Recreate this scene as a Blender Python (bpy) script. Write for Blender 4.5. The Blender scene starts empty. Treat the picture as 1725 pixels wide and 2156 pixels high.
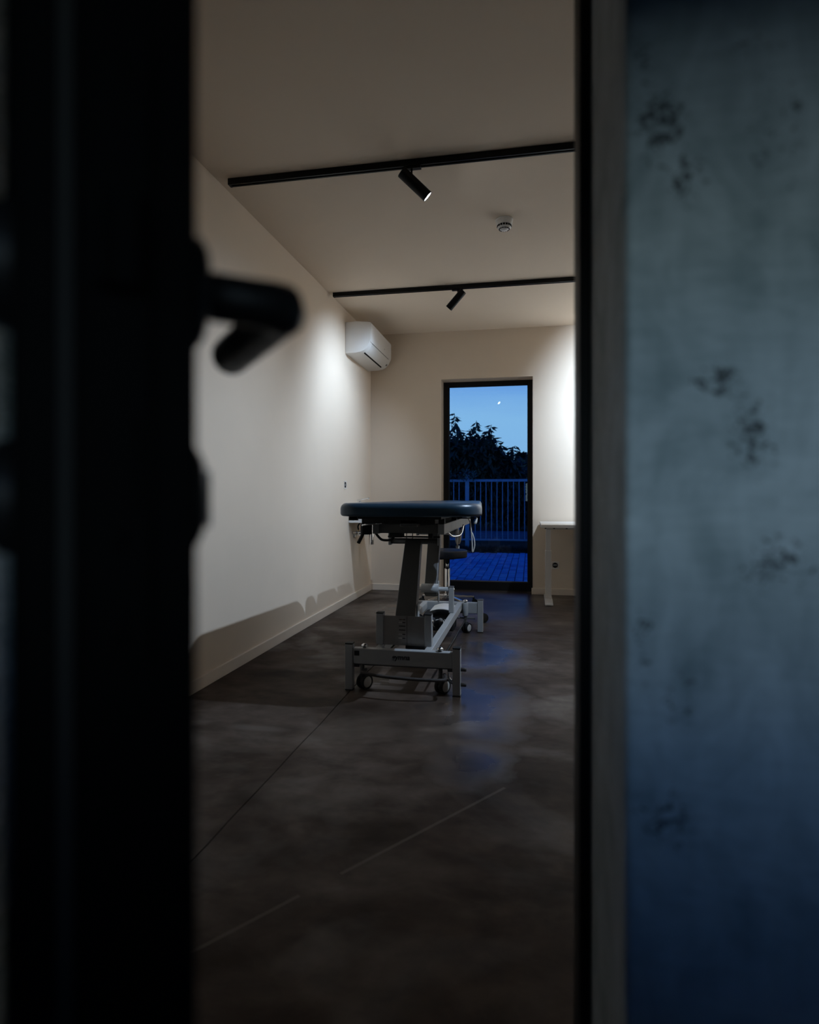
import bpy, bmesh, math, random
from mathutils import Vector, Matrix
random.seed(7)
S = bpy.context.scene
COL = S.collection
R = math.radians

# ------------------------------------------------------------------ camera
cam_data = bpy.data.cameras.new('camera')
cam = bpy.data.objects.new('camera', cam_data); COL.objects.link(cam)
cam.location = (0, 0, 1.0)
cam.rotation_euler = (R(90), 0, R(11.07))
cam_data.sensor_fit = 'HORIZONTAL'; cam_data.sensor_width = 24.0
cam_data.lens = 1303.0 * 24.0 / 1725.0
cam_data.shift_y = -32.0 / 1725.0
cam_data.clip_start = 0.01; cam_data.clip_end = 500
cam_data.dof.use_dof = True
cam_data.dof.focus_distance = 4.3
cam_data.dof.aperture_fstop = 2.3
S.camera = cam

# ------------------------------------------------------------------ sky at dusk
W = bpy.data.worlds.new('dusk_sky'); S.world = W; W.use_nodes = True
nt = W.node_tree; nt.nodes.clear()
wo = nt.nodes.new('ShaderNodeOutputWorld'); bg = nt.nodes.new('ShaderNodeBackground')
tc = nt.nodes.new('ShaderNodeTexCoord'); sp = nt.nodes.new('ShaderNodeSeparateXYZ')
rp = nt.nodes.new('ShaderNodeValToRGB'); nz = nt.nodes.new('ShaderNodeTexNoise')
mp = nt.nodes.new('ShaderNodeMapping'); ad = nt.nodes.new('ShaderNodeMath')
mp.inputs['Scale'].default_value = (1.5, 1.5, 14); nz.inputs['Scale'].default_value = 2.2; nz.inputs['Detail'].default_value = 5
ad.operation = 'MULTIPLY_ADD'; ad.inputs[1].default_value = 0.05
nt.links.new(tc.outputs['Generated'], sp.inputs[0]); nt.links.new(tc.outputs['Generated'], mp.inputs[0])
nt.links.new(mp.outputs[0], nz.inputs['Vector']); nt.links.new(nz.outputs[0], ad.inputs[0])
nt.links.new(sp.outputs['Z'], ad.inputs[2]); nt.links.new(ad.outputs[0], rp.inputs[0])
e = rp.color_ramp.elements
e[0].position = 0.02; e[0].color = (1.22, 1.58, 1.66, 1)
e[1].position = 0.95; e[1].color = (0.02, 0.09, 0.38, 1)
for p, c in ((0.15, (1.30, 1.66, 1.72, 1)), (0.22, (0.62, 1.05, 1.60, 1)), (0.38, (0.05, 0.19, 0.58, 1))):
    k = e.new(p); k.color = c
bg.inputs['Strength'].default_value = 1.0
nt.links.new(rp.outputs[0], bg.inputs[0]); nt.links.new(bg.outputs[0], wo.inputs[0])
W.cycles.sampling_method = 'MANUAL'; W.cycles.sample_map_resolution = 512

# daylight portals in the two window openings (they only guide the sampling of the sky)
def portal(name, loc, rot, sx, sy):
    l = bpy.data.lights.new(name, 'AREA'); l.shape = 'RECTANGLE'; l.size = sx; l.size_y = sy
    l.cycles.is_portal = True
    o = bpy.data.objects.new(name, l); COL.objects.link(o); o.location = loc; o.rotation_euler = rot
WIN2 = (-0.75, 0.80, 0.92, 1.37)
portal('daylight_portal', (-0.45, 6.80, 1.12), (R(-90), 0, 0), 0.95, 2.24)
portal('daylight_portal.001', ((WIN2[0]+WIN2[1])/2, -0.55, (WIN2[2]+WIN2[3])/2), (R(90), 0, 0), WIN2[1]-WIN2[0], WIN2[3]-WIN2[2])

S.view_settings.view_transform = 'Standard'; S.view_settings.look = 'None'
S.view_settings.exposure = 0.0; S.view_settings.gamma = 1.0; S.view_settings.use_curve_mapping = False
S.cycles.use_denoising = True
S.cycles.max_bounces = 9; S.cycles.diffuse_bounces = 6; S.cycles.glossy_bounces = 4; S.cycles.transparent_max_bounces = 12
S.cycles.use_adaptive_sampling = True; S.cycles.adaptive_threshold = 0.02
S.cycles.sample_clamp_indirect = 6.0
S.cycles.caustics_reflective = False; S.cycles.caustics_refractive = False

# lamp powers (watts) and colour, used by the spotlight builder
LAMP_COL = (0.70, 0.90, 1.17)
LAMP_W = {'a': 135, 'b': 86, 'c': 145, 'd': 330}

# ------------------------------------------------------------------ materials
def node(nt, t, **kw):
    n = nt.nodes.new(t)
    for k, v in kw.items(): setattr(n, k, v)
    return n
def mat(name, col, rough=0.5, metal=0.0, spec=0.5, var=0.0, vscale=8.0, bump=0.0, bscale=60.0, coat=0.0):
    m = bpy.data.materials.new(name); m.use_nodes = True
    nt = m.node_tree; b = nt.nodes['Principled BSDF']
    b.inputs['Base Color'].default_value = (*col, 1); b.inputs['Roughness'].default_value = rough
    b.inputs['Metallic'].default_value = metal; b.inputs['Specular IOR Level'].default_value = spec
    b.inputs['Coat Weight'].default_value = coat
    tc = node(nt, 'ShaderNodeTexCoord')
    if var > 0:
        n = node(nt, 'ShaderNodeTexNoise'); n.inputs['Scale'].default_value = vscale; n.inputs['Detail'].default_value = 5
        nt.links.new(tc.outputs['Object'], n.inputs['Vector'])
        r = node(nt, 'ShaderNodeValToRGB')
        r.color_ramp.elements[0].position = 0.3; r.color_ramp.elements[1].position = 0.7
        r.color_ramp.elements[0].color = (*[c * (1 - var) for c in col], 1)
        r.color_ramp.elements[1].color = (*[min(1, c * (1 + var)) for c in col], 1)
        nt.links.new(n.outputs[0], r.inputs[0]); nt.links.new(r.outputs[0], b.inputs['Base Color'])
    if bump > 0:
        n2 = node(nt, 'ShaderNodeTexNoise'); n2.inputs['Scale'].default_value = bscale; n2.inputs['Detail'].default_value = 4
        bp = node(nt, 'ShaderNodeBump'); bp.inputs['Strength'].default_value = bump; bp.inputs['Distance'].default_value = 0.002
        nt.links.new(tc.outputs['Object'], n2.inputs['Vector']); nt.links.new(n2.outputs[0], bp.inputs['Height'])
        nt.links.new(bp.outputs[0], b.inputs['Normal'])
    return m

M = {}
M['paint'] = mat('warm_white_wall_paint', (0.76, 0.645, 0.52), 0.75, spec=0.25, var=0.015, vscale=3, bump=0.08, bscale=220)
M['ceil'] = mat('ceiling_paint', (0.76, 0.645, 0.52), 0.85, spec=0.2, var=0.015, vscale=2)
M['base'] = mat('baseboard_paint', (0.77, 0.67, 0.56), 0.45, var=0.01, vscale=5)
M['black'] = mat('black_powder_coat', (0.006, 0.006, 0.007), 0.45, spec=0.2, bump=0.05, bscale=400)
M['blackmatte'] = mat('black_matte_plastic', (0.012, 0.012, 0.012), 0.6, spec=0.3, var=0.1, vscale=30)
M['frame'] = mat('black_aluminium', (0.006, 0.006, 0.007), 0.55, spec=0.3, bump=0.03, bscale=300)
M['leaf'] = mat('black_door_paint', (0.0022, 0.0023, 0.0026), 0.55, spec=0.03, var=0.15, vscale=6)
M['steel'] = mat('light_grey_powder_coat', (0.35, 0.36, 0.365), 0.42, var=0.04, vscale=12)
M['satin'] = mat('satin_stainless_sheet', (0.42, 0.40, 0.38), 0.38, 0.9, var=0.06, vscale=25)
M['steeldark'] = mat('mid_grey_sheet_steel', (0.10, 0.098, 0.095), 0.42, var=0.05, vscale=20)
M['chrome'] = mat('chrome', (0.80, 0.80, 0.80), 0.12, 1.0, bump=0.01, bscale=90)
M['vinyl'] = mat('navy_blue_vinyl', (0.014, 0.045, 0.080), 0.34, spec=0.5, bump=0.12, bscale=350, var=0.1, vscale=4)
M['stoolvinyl'] = mat('black_vinyl', (0.005, 0.008, 0.014), 0.42, spec=0.4, bump=0.1, bscale=300)
M['white'] = mat('white_plastic', (0.78, 0.76, 0.73), 0.35, var=0.01, vscale=9)
M['ceramic'] = mat('white_ceramic', (0.80, 0.80, 0.80), 0.12, var=0.01, vscale=5)
M['grip'] = mat('pale_grey_plastic', (0.62, 0.60, 0.57), 0.4, var=0.03, vscale=30)
M['wheelgrey'] = mat('grey_wheel_plastic', (0.52, 0.51, 0.48), 0.45, var=0.03, vscale=40)
M['rubber'] = mat('black_rubber', (0.015, 0.014, 0.013), 0.7, spec=0.3, bump=0.1, bscale=200)
M['brownrubber'] = mat('dark_brown_rubber', (0.05, 0.042, 0.038), 0.6, spec=0.3, var=0.1, vscale=60)
M['deskwhite'] = mat('white_desk_laminate', (0.74, 0.72, 0.69), 0.4, var=0.01, vscale=7)
M['ink'] = mat('black_print', (0.004, 0.004, 0.004), 0.5, var=0.1, vscale=50)
M['hole'] = mat('dark_recess', (0.012, 0.011, 0.010), 0.8, spec=0.1, var=0.2, vscale=80)
M['brass'] = mat('brass', (0.55, 0.40, 0.18), 0.3, 1.0, var=0.05, vscale=60)
M['greyoval'] = mat('grey_display', (0.22, 0.21, 0.20), 0.3, var=0.05, vscale=90)
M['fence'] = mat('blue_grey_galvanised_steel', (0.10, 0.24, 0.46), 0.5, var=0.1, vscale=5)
M['bark'] = mat('bark', (0.04, 0.035, 0.03), 0.9, spec=0.1, var=0.3, vscale=12, bump=0.5, bscale=30)
M['leaves'] = mat('dark_green_leaf', (0.012, 0.035, 0.035), 0.5, spec=0.35, var=0.4, vscale=3)
M['leaves2'] = mat('mid_green_leaf', (0.03, 0.09, 0.11), 0.5, spec=0.3, var=0.4, vscale=3)
M['needles'] = mat('conifer_needles', (0.02, 0.06, 0.09), 0.7, spec=0.2, var=0.3, vscale=3)
M['grass'] = mat('dark_grass_ground', (0.010, 0.030, 0.035), 0.9, spec=0.1, var=0.4, vscale=4, bump=0.6, bscale=40)
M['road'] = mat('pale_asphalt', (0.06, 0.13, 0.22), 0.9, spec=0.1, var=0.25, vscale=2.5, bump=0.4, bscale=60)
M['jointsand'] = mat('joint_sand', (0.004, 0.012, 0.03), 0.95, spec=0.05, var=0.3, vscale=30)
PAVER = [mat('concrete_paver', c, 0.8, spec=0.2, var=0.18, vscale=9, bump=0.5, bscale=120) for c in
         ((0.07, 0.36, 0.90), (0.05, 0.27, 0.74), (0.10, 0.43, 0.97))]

def lens_mat():
    m = bpy.data.materials.new('lamp_lens'); m.use_nodes = True; nt = m.node_tree; nt.nodes.clear()
    o = node(nt, 'ShaderNodeOutputMaterial'); em = node(nt, 'ShaderNodeEmission')
    em.inputs[0].default_value = (0.95, 0.97, 1.0, 1); em.inputs[1].default_value = 45
    nt.links.new(em.outputs[0], o.inputs[0]); return m
M['lens'] = lens_mat()

def glass_mat():
    m = bpy.data.materials.new('tinted_window_glass'); m.use_nodes = True; nt = m.node_tree; nt.nodes.clear()
    o = node(nt, 'ShaderNodeOutputMaterial'); mx = node(nt, 'ShaderNodeMixShader')
    t = node(nt, 'ShaderNodeBsdfTransparent'); g = node(nt, 'ShaderNodeBsdfGlossy'); f = node(nt, 'ShaderNodeFresnel')
    t.inputs[0].default_value = (0.42, 0.55, 0.70, 1); g.inputs['Roughness'].default_value = 0.0
    g.inputs[0].default_value = (0.8, 0.85, 0.9, 1); f.inputs[0].default_value = 1.5
    nt.links.new(f.outputs[0], mx.inputs[0]); nt.links.new(t.outputs[0], mx.inputs[1]); nt.links.new(g.outputs[0], mx.inputs[2])
    nt.links.new(mx.outputs[0], o.inputs[0]); return m
M['glass'] = glass_mat()

def floor_mat():
    m = bpy.data.materials.new('polished_brown_concrete'); m.use_nodes = True; nt = m.node_tree
    b = nt.nodes['Principled BSDF']; L = nt.links.new
    tc = node(nt, 'ShaderNodeTexCoord'); mp = node(nt, 'ShaderNodeMapping'); mp.inputs['Scale'].default_value = (0.8, 1.15, 1)
    L(tc.outputs['Object'], mp.inputs[0])
    def noise(scale, detail, rough=0.55, dist=0.0, vec=None):
        n = node(nt, 'ShaderNodeTexNoise'); n.inputs['Scale'].default_value = scale; n.inputs['Detail'].default_value = detail
        n.inputs['Roughness'].default_value = rough; n.inputs['Distortion'].default_value = dist
        L(vec or mp.outputs[0], n.inputs['Vector']); return n
    n1 = noise(2.2, 7, 0.52, 0.35); n2 = noise(6.5, 9, 0.6, 0.3); n3 = noise(60, 3)
    r1 = node(nt, 'ShaderNodeValToRGB'); els = r1.color_ramp.elements
    els[0].position = 0.30; els[0].color = (0.034, 0.024, 0.018, 1)
    els[1].position = 0.74; els[1].color = (0.160, 0.138, 0.118, 1)
    k = els.new(0.48); k.color = (0.066, 0.049, 0.039, 1)
    k = els.new(0.60); k.color = (0.092, 0.073, 0.061, 1)
    L(n1.outputs[0], r1.inputs[0])
    r2 = node(nt, 'ShaderNodeValToRGB'); r2.color_ramp.elements[0].position = 0.35; r2.color_ramp.elements[1].position = 0.68
    r2.color_ramp.elements[0].color = (0.60, 0.55, 0.52, 1); r2.color_ramp.elements[1].color = (1.20, 1.18, 1.16, 1)
    L(n2.outputs[0], r2.inputs[0])
    mx = node(nt, 'ShaderNodeMix', data_type='RGBA', blend_type='MULTIPLY'); mx.inputs[0].default_value = 1.0
    L(r1.outputs[0], mx.inputs[6]); L(r2.outputs[0], mx.inputs[7])
    # two thin pale light streaks painted into the concrete colour, and one pale worn patch
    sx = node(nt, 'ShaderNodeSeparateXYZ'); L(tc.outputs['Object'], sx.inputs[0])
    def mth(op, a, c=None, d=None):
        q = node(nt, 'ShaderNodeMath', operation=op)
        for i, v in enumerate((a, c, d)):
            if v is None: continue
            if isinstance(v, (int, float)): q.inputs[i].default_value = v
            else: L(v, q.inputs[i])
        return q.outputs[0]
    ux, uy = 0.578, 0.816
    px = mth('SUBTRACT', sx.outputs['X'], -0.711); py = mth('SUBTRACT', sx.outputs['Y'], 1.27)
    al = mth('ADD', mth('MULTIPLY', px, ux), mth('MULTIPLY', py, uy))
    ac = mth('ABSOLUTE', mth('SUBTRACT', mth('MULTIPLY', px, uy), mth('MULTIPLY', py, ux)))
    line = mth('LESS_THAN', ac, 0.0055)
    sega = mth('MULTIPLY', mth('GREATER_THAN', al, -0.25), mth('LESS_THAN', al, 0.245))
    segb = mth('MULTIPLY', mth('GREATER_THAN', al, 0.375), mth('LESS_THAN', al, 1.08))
    light_streak = mth('MULTIPLY', line, mth('ADD', sega, segb))
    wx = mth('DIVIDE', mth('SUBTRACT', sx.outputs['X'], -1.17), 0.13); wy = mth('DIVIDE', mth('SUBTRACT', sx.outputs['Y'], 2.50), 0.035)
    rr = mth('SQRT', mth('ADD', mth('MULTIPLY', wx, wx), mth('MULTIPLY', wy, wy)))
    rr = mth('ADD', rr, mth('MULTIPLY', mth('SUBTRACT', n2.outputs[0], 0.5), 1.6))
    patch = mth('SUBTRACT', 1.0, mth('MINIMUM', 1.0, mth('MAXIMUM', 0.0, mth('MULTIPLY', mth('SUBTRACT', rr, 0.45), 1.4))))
    mk = mth('MINIMUM', 1.0, mth('ADD', mth('MULTIPLY', light_streak, 0.42), mth('MULTIPLY', patch, 0.45)))
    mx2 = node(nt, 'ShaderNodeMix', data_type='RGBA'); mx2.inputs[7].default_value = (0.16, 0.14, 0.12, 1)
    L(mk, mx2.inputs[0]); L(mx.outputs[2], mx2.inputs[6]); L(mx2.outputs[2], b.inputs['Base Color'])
    # the sealer has worn unevenly: matt over most of the slab, still glossy in patches
    n4 = noise(1.35, 5, 0.55, 0.5)
    gl = mth('MULTIPLY', mth('SUBTRACT', n4.outputs[0], 0.52), 2.2)
    for (cx, cy, rx, ry, k) in ((-0.33, 3.95, 0.30, 0.42, 1.0), (-0.28, 2.95, 0.24, 0.50, 0.75), (-0.22, 2.35, 0.14, 0.22, 0.7), (-1.2, 5.3, 0.4, 0.5, 0.6)):
        gx = mth('DIVIDE', mth('SUBTRACT', sx.outputs['X'], cx), rx); gy = mth('DIVIDE', mth('SUBTRACT', sx.outputs['Y'], cy), ry)
        gd = mth('SQRT', mth('ADD', mth('MULTIPLY', gx, gx), mth('MULTIPLY', gy, gy)))
        gd = mth('ADD', gd, mth('MULTIPLY', mth('SUBTRACT', n2.outputs[0], 0.5), 1.1))
        gl = mth('MAXIMUM', gl, mth('MULTIPLY', mth('MULTIPLY', mth('SUBTRACT', 1.25, gd), 1.6), k))
    gl = mth('MINIMUM', 1.0, mth('MAXIMUM', 0.0, gl))
    # waxed, satin strip in front of the glass door
    wx2 = mth('DIVIDE', mth('SUBTRACT', sx.outputs['X'], -0.45), 0.80); wy2 = mth('DIVIDE', mth('SUBTRACT', sx.outputs['Y'], 6.1), 1.15)
    wd = mth('ADD', mth('SQRT', mth('ADD', mth('MULTIPLY', wx2, wx2), mth('MULTIPLY', wy2, wy2))), mth('MULTIPLY', mth('SUBTRACT', n2.outputs[0], 0.5), 0.8))
    wax = mth('MINIMUM', 1.0, mth('MAXIMUM', 0.0, mth('MULTIPLY', mth('SUBTRACT', 1.2, wd), 2.2)))
    L(mth('SUBTRACT', 0.55, mth('ADD', mth('MULTIPLY', gl, 0.30), mth('MULTIPLY', wax, 0.19))), b.inputs['Roughness'])
    L(mth('ADD', 0.06, mth('MULTIPLY', mth('MAXIMUM', gl, wax), 0.94)), b.inputs['Specular IOR Level'])
    bp = node(nt, 'ShaderNodeBump'); bp.inputs['Strength'].default_value = 0.10; bp.inputs['Distance'].default_value = 0.002
    hs = mth('ADD', mth('MULTIPLY', n3.outputs[0], 0.35), n2.outputs[0])
    L(hs, bp.inputs['Height']); L(bp.outputs[0], b.inputs['Normal'])
    return m
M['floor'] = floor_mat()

def plaster_mat():
    """grey trowelled plaster with pitted dark patches of fixed place and shape"""
    m = bpy.data.materials.new('grey_trowelled_plaster'); m.use_nodes = True; nt = m.node_tree
    b = nt.nodes['Principled BSDF']; L = nt.links.new
    tc = node(nt, 'ShaderNodeTexCoord'); sx = node(nt, 'ShaderNodeSeparateXYZ'); L(tc.outputs['Object'], sx.inputs[0])
    def mth(op, a, c=None, d=None, clamp=False):
        q = node(nt, 'ShaderNodeMath', operation=op); q.use_clamp = clamp
        for i, v in enumerate((a, c, d)):
            if v is None: continue
            if isinstance(v, (int, float)): q.inputs[i].default_value = v
            else: L(v, q.inputs[i])
        return q.outputs[0]
    def noise(scale, detail, sc=(1, 1, 1), dist=0.0, rough=0.55):
        mp = node(nt, 'ShaderNodeMapping'); mp.inputs['Scale'].default_value = sc; L(tc.outputs['Object'], mp.inputs[0])
        n = node(nt, 'ShaderNodeTexNoise'); n.inputs['Scale'].default_value = scale; n.inputs['Detail'].default_value = detail
        n.inputs['Distortion'].default_value = dist; n.inputs['Roughness'].default_value = rough
        L(mp.outputs[0], n.inputs['Vector']); return n.outputs[0]
    cloud = noise(13, 10, (1.3, 1, 0.75), 1.1, 0.62)
    big = noise(4.5, 4, (1.6, 1, 1.0), 0.5, 0.5)
    brush = noise(26, 7, (0.6, 1, 3.0), 1.6, 0.6)
    streak = noise(13, 6, (3.2, 3.2, 0.20), 0.5)
    fine = noise(165, 3, (1, 1, 1.1), 0.9)
    r = node(nt, 'ShaderNodeValToRGB'); els = r.color_ramp.elements
    els[0].position = 0.38; els[0].color = (0.27, 0.34, 0.37, 1); els[1].position = 0.61; els[1].color = (0.62, 0.70, 0.76, 1)
    L(mth('ADD', mth('ADD', mth('MULTIPLY', cloud, 0.40), mth('MULTIPLY', streak, 0.16)), mth('ADD', mth('MULTIPLY', big, 0.30), mth('MULTIPLY', brush, 0.16))), r.inputs[0])
    pits = None
    for (cx, cz, rx, rz, k) in ((0.097, 1.285, 0.024, 0.036, 1.0), (0.115, 1.240, 0.018, 0.024, 0.95), (0.084, 1.33, 0.010, 0.03, 0.6), (0.137, 1.086, 0.020, 0.024, 0.8),
                                (0.161, 1.045, 0.020, 0.034, 0.85), (0.176, 0.95, 0.034, 0.024, 0.85), (0.086, 0.89, 0.012, 0.03, 0.7),
                                (0.100, 0.755, 0.028, 0.026, 0.8), (0.110, 0.843, 0.03, 0.03, 0.55), (0.18, 1.27, 0.03, 0.06, 0.5),
                                (0.16, 1.34, 0.03, 0.03, 0.5), (0.30, 1.1, 0.05, 0.07, 0.7), (0.45, 0.9, 0.06, 0.05, 0.7), (-0.95, 1.2, 0.08, 0.1, 0.8), (-1.2, 0.8, 0.1, 0.07, 0.7)):
        ax = mth('DIVIDE', mth('SUBTRACT', sx.outputs['X'], cx), rx); az = mth('DIVIDE', mth('SUBTRACT', sx.outputs['Z'], cz), rz)
        d = mth('SQRT', mth('ADD', mth('MULTIPLY', ax, ax), mth('MULTIPLY', az, az)))
        v = mth('MULTIPLY', mth('SUBTRACT', 1.35, d, clamp=True), k)
        pits = v if pits is None else mth('MAXIMUM', pits, v)
    th = mth('SUBTRACT', fine, mth('SUBTRACT', 0.72, mth('MULTIPLY', pits, 0.285)))
    pit = mth('MULTIPLY', th, 11.0, clamp=True)
    pit = mth('MULTIPLY', pit, mth('MULTIPLY', pits, 2.2, clamp=True))
    mx = node(nt, 'ShaderNodeMix', data_type='RGBA'); mx.inputs[7].default_value = (0.05, 0.055, 0.06, 1)
    L(mth('MULTIPLY', pit, 0.85), mx.inputs[0]); L(r.outputs[0], mx.inputs[6]); L(mx.outputs[2], b.inputs['Base Color'])
    b.inputs['Roughness'].default_value = 0.7; b.inputs['Specular IOR Level'].default_value = 0.3
    bp = node(nt, 'ShaderNodeBump'); bp.inputs['Strength'].default_value = 0.45; bp.inputs['Distance'].default_value = 0.0015
    L(mth('SUBTRACT', mth('ADD', mth('MULTIPLY', cloud, 0.7), mth('ADD', mth('MULTIPLY', streak, 0.25), mth('MULTIPLY', brush, 0.5))), pit), bp.inputs['Height']); L(bp.outputs[0], b.inputs['Normal'])
    return m
M['plaster'] = plaster_mat()
M['bounceabsorber'] = mat('dark_bounce_absorber', (0.035, 0.034, 0.033), 0.8, spec=0.2, var=0.25, vscale=3, bump=0.2, bscale=25)  # for the unseen room face, kept dark to cut bounced light

# ------------------------------------------------------------------ mesh helpers
class MB:
    def __init__(s): s.bm = bmesh.new()
    def box(s, x0, x1, y0, y1, z0, z1, bev=0.0, seg=2, mtx=None):
        ctr = Vector(((x0+x1)/2, (y0+y1)/2, (z0+z1)/2))
        g = bmesh.ops.create_cube(s.bm, size=1.0); vs = g['verts']
        for v in vs:
            v.co = Vector((v.co.x*(x1-x0), v.co.y*(y1-y0), v.co.z*(z1-z0))) + ctr
        if mtx is not None:
            for v in vs: v.co = mtx @ v.co
        if bev > 0:
            es = list({e for v in vs for e in v.link_edges})
            bmesh.ops.bevel(s.bm, geom=es, offset=bev, segments=seg, affect='EDGES', profile=0.5)
        return s
    def obox(s, p0, p1, w, d, up=(0, 0, 1), bev=0.0, w1=None, d1=None):
        """bar from p0 to p1, w across, d along 'up'"""
        p0, p1 = Vector(p0), Vector(p1); ax = (p1-p0).normalized(); u = Vector(up)
        sd = ax.cross(u).normalized(); u = sd.cross(ax).normalized()
        w1 = w if w1 is None else w1; d1 = d if d1 is None else d1
        vs = []
        for p, ww, dd in ((p0, w, d), (p1, w1, d1)):
            for a, c in ((-1, -1), (1, -1), (1, 1), (-1, 1)):
                vs.append(s.bm.verts.new(p + sd*(a*ww/2) + u*(c*dd/2)))
        fs = [(3, 2, 1, 0), (4, 5, 6, 7), (0, 1, 5, 4), (1, 2, 6, 5), (2, 3, 7, 6), (3, 0, 4, 7)]
        fl = [s.bm.faces.new([vs[i] for i in f]) for f in fs]
        if bev > 0:
            es = list({e for f in fl for e in f.edges})
            bmesh.ops.bevel(s.bm, geom=es, offset=bev, segments=2, affect='EDGES', profile=0.5)
        return s
    def tube(s, pts, r, seg=12, caps=True, radii=None):
        pts = [Vector(p) for p in pts]; n = len(pts); rings = []
        t = (pts[1]-pts[0]).normalized()
        ref = Vector((0, 0, 1)) if abs(t.z) < 0.9 else Vector((1, 0, 0))
        u = t.cross(ref).normalized()
        for i, p in enumerate(pts):
            if i == 0: tt = (pts[1]-pts[0]).normalized()
            elif i == n-1: tt = (pts[-1]-pts[-2]).normalized()
            else: tt = ((pts[i+1]-p).normalized() + (p-pts[i-1]).normalized()).normalized()
            u = (u - tt*u.dot(tt)).normalized(); v = tt.cross(u)
            rr = radii[i] if radii else r
            rings.append([s.bm.verts.new(p + (u*math.cos(2*math.pi*k/seg) + v*math.sin(2*math.pi*k/seg))*rr) for k in range(seg)])
        for a, c in zip(rings, rings[1:]):
            for k in range(seg):
                f = s.bm.faces.new((a[k], a[(k+1) % seg], c[(k+1) % seg], c[k])); f.smooth = True
        if caps:
            s.bm.faces.new(rings[0][::-1]); s.bm.faces.new(rings[-1])
        return s
    def cyl(s, p0, p1, r, r1=None, seg=20):
        return s.tube([p0, p1], r, seg, True, [r, r if r1 is None else r1])
    def lathe(s, prof, org, axis=(0, 0, 1), seg=28, smooth=True):
        """prof: list of (radius, height along axis)"""
        org = Vector(org); ax = Vector(axis).normalized()
        ref = Vector((1, 0, 0)) if abs(ax.x) < 0.9 else Vector((0, 1, 0))
        u = ax.cross(ref).normalized(); v = ax.cross(u); rings = []
        for (r, h) in prof:
            if r < 1e-6: rings.append([s.bm.verts.new(org + ax*h)])
            else: rings.append([s.bm.verts.new(org + ax*h + (u*math.cos(2*math.pi*k/seg)+v*math.sin(2*math.pi*k/seg))*r) for k in range(seg)])
        for a, c in zip(rings, rings[1:]):
            for k in range(seg):
                k2 = (k+1) % seg
                if len(a) == 1 and len(c) == 1: continue
                if len(a) == 1: f = s.bm.faces.new((a[0], c[k2], c[k]))
                elif len(c) == 1: f = s.bm.faces.new((a[k], a[k2], c[0]))
                else: f = s.bm.faces.new((a[k], a[k2], c[k2], c[k]))
                f.smooth = smooth
        return s
    def prism(s, poly, fn0, fn1, bev=0.0):
        a = [s.bm.verts.new(fn0(*p)) for p in poly]; c = [s.bm.verts.new(fn1(*p)) for p in poly]
        n = len(poly); fl = [s.bm.faces.new(a[::-1]), s.bm.faces.new(c)]
        for i in range(n): fl.append(s.bm.faces.new((a[i], a[(i+1) % n], c[(i+1) % n], c[i])))
        if bev > 0:
            es = list(set(fl[0].edges) | set(fl[1].edges))
            bmesh.ops.bevel(s.bm, geom=es, offset=bev, segments=2, affect='EDGES', profile=0.5)
        return s
    def build(s, name, m, parent=None, kind=None, label=None, smooth=None):
        bmesh.ops.recalc_face_normals(s.bm, faces=s.bm.faces[:])
        if parent is not None:
            off = -Vector(ORG[parent.name]); bmesh.ops.translate(s.bm, verts=s.bm.verts[:], vec=off)
        me = bpy.data.meshes.new(name); s.bm.to_mesh(me); s.bm.free()
        for mm in (m if isinstance(m, (list, tuple)) else [m]): me.materials.append(mm)
        if smooth is not None:
            me.polygons.foreach_set('use_smooth', [True]*len(me.polygons))
            me.set_sharp_from_angle(angle=R(smooth))
        o = bpy.data.objects.new(name, me); COL.objects.link(o)
        if parent is not None:
            o.parent = parent; ORG[o.name] = ORG[parent.name]
        else: ORG[o.name] = Vector((0, 0, 0))
        if kind: o['kind'] = kind
        if label: o['label'] = label
        return o
ORG = {}
def thing(name, loc, label, cat, group=None):
    o = bpy.data.objects.new(name, None); COL.objects.link(o); o.location = loc; o.empty_display_size = 0.1
    o['label'] = label; o['category'] = cat
    if group: o['group'] = group
    ORG[o.name] = Vector(loc); return o
def sroot(name, loc=(0, 0, 0)):
    o = bpy.data.objects.new(name, None); COL.objects.link(o); o.location = loc; o['kind'] = 'structure'
    o.empty_display_size = 0.1; ORG[o.name] = Vector(loc); return o
def spline(pts, n=8):
    """Catmull-Rom through pts"""
    P = [Vector(p) for p in pts]; P = [2*P[0]-P[1]] + P + [2*P[-1]-P[-2]]; out = []
    for i in range(1, len(P)-2):
        for k in range(n):
            t = k/n; a, b_, c, d = P[i-1], P[i], P[i+1], P[i+2]
            out.append(0.5*((2*b_) + (c-a)*t + (2*a-5*b_+4*c-d)*t*t + (3*b_-a-3*c+d)*t**3))
    out.append(P[-2]); return out

# ------------------------------------------------------------------ room shell
XL, XR, YB, YF, ZC = -1.69, 2.25, 6.47, 0.83, 2.74      # left, right, back, room side of front wall, ceiling
YC, YR = 0.50, -0.24                                       # corridor face of front wall, rear corridor wall
CXL, CXR = -2.6, 3.2
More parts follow.
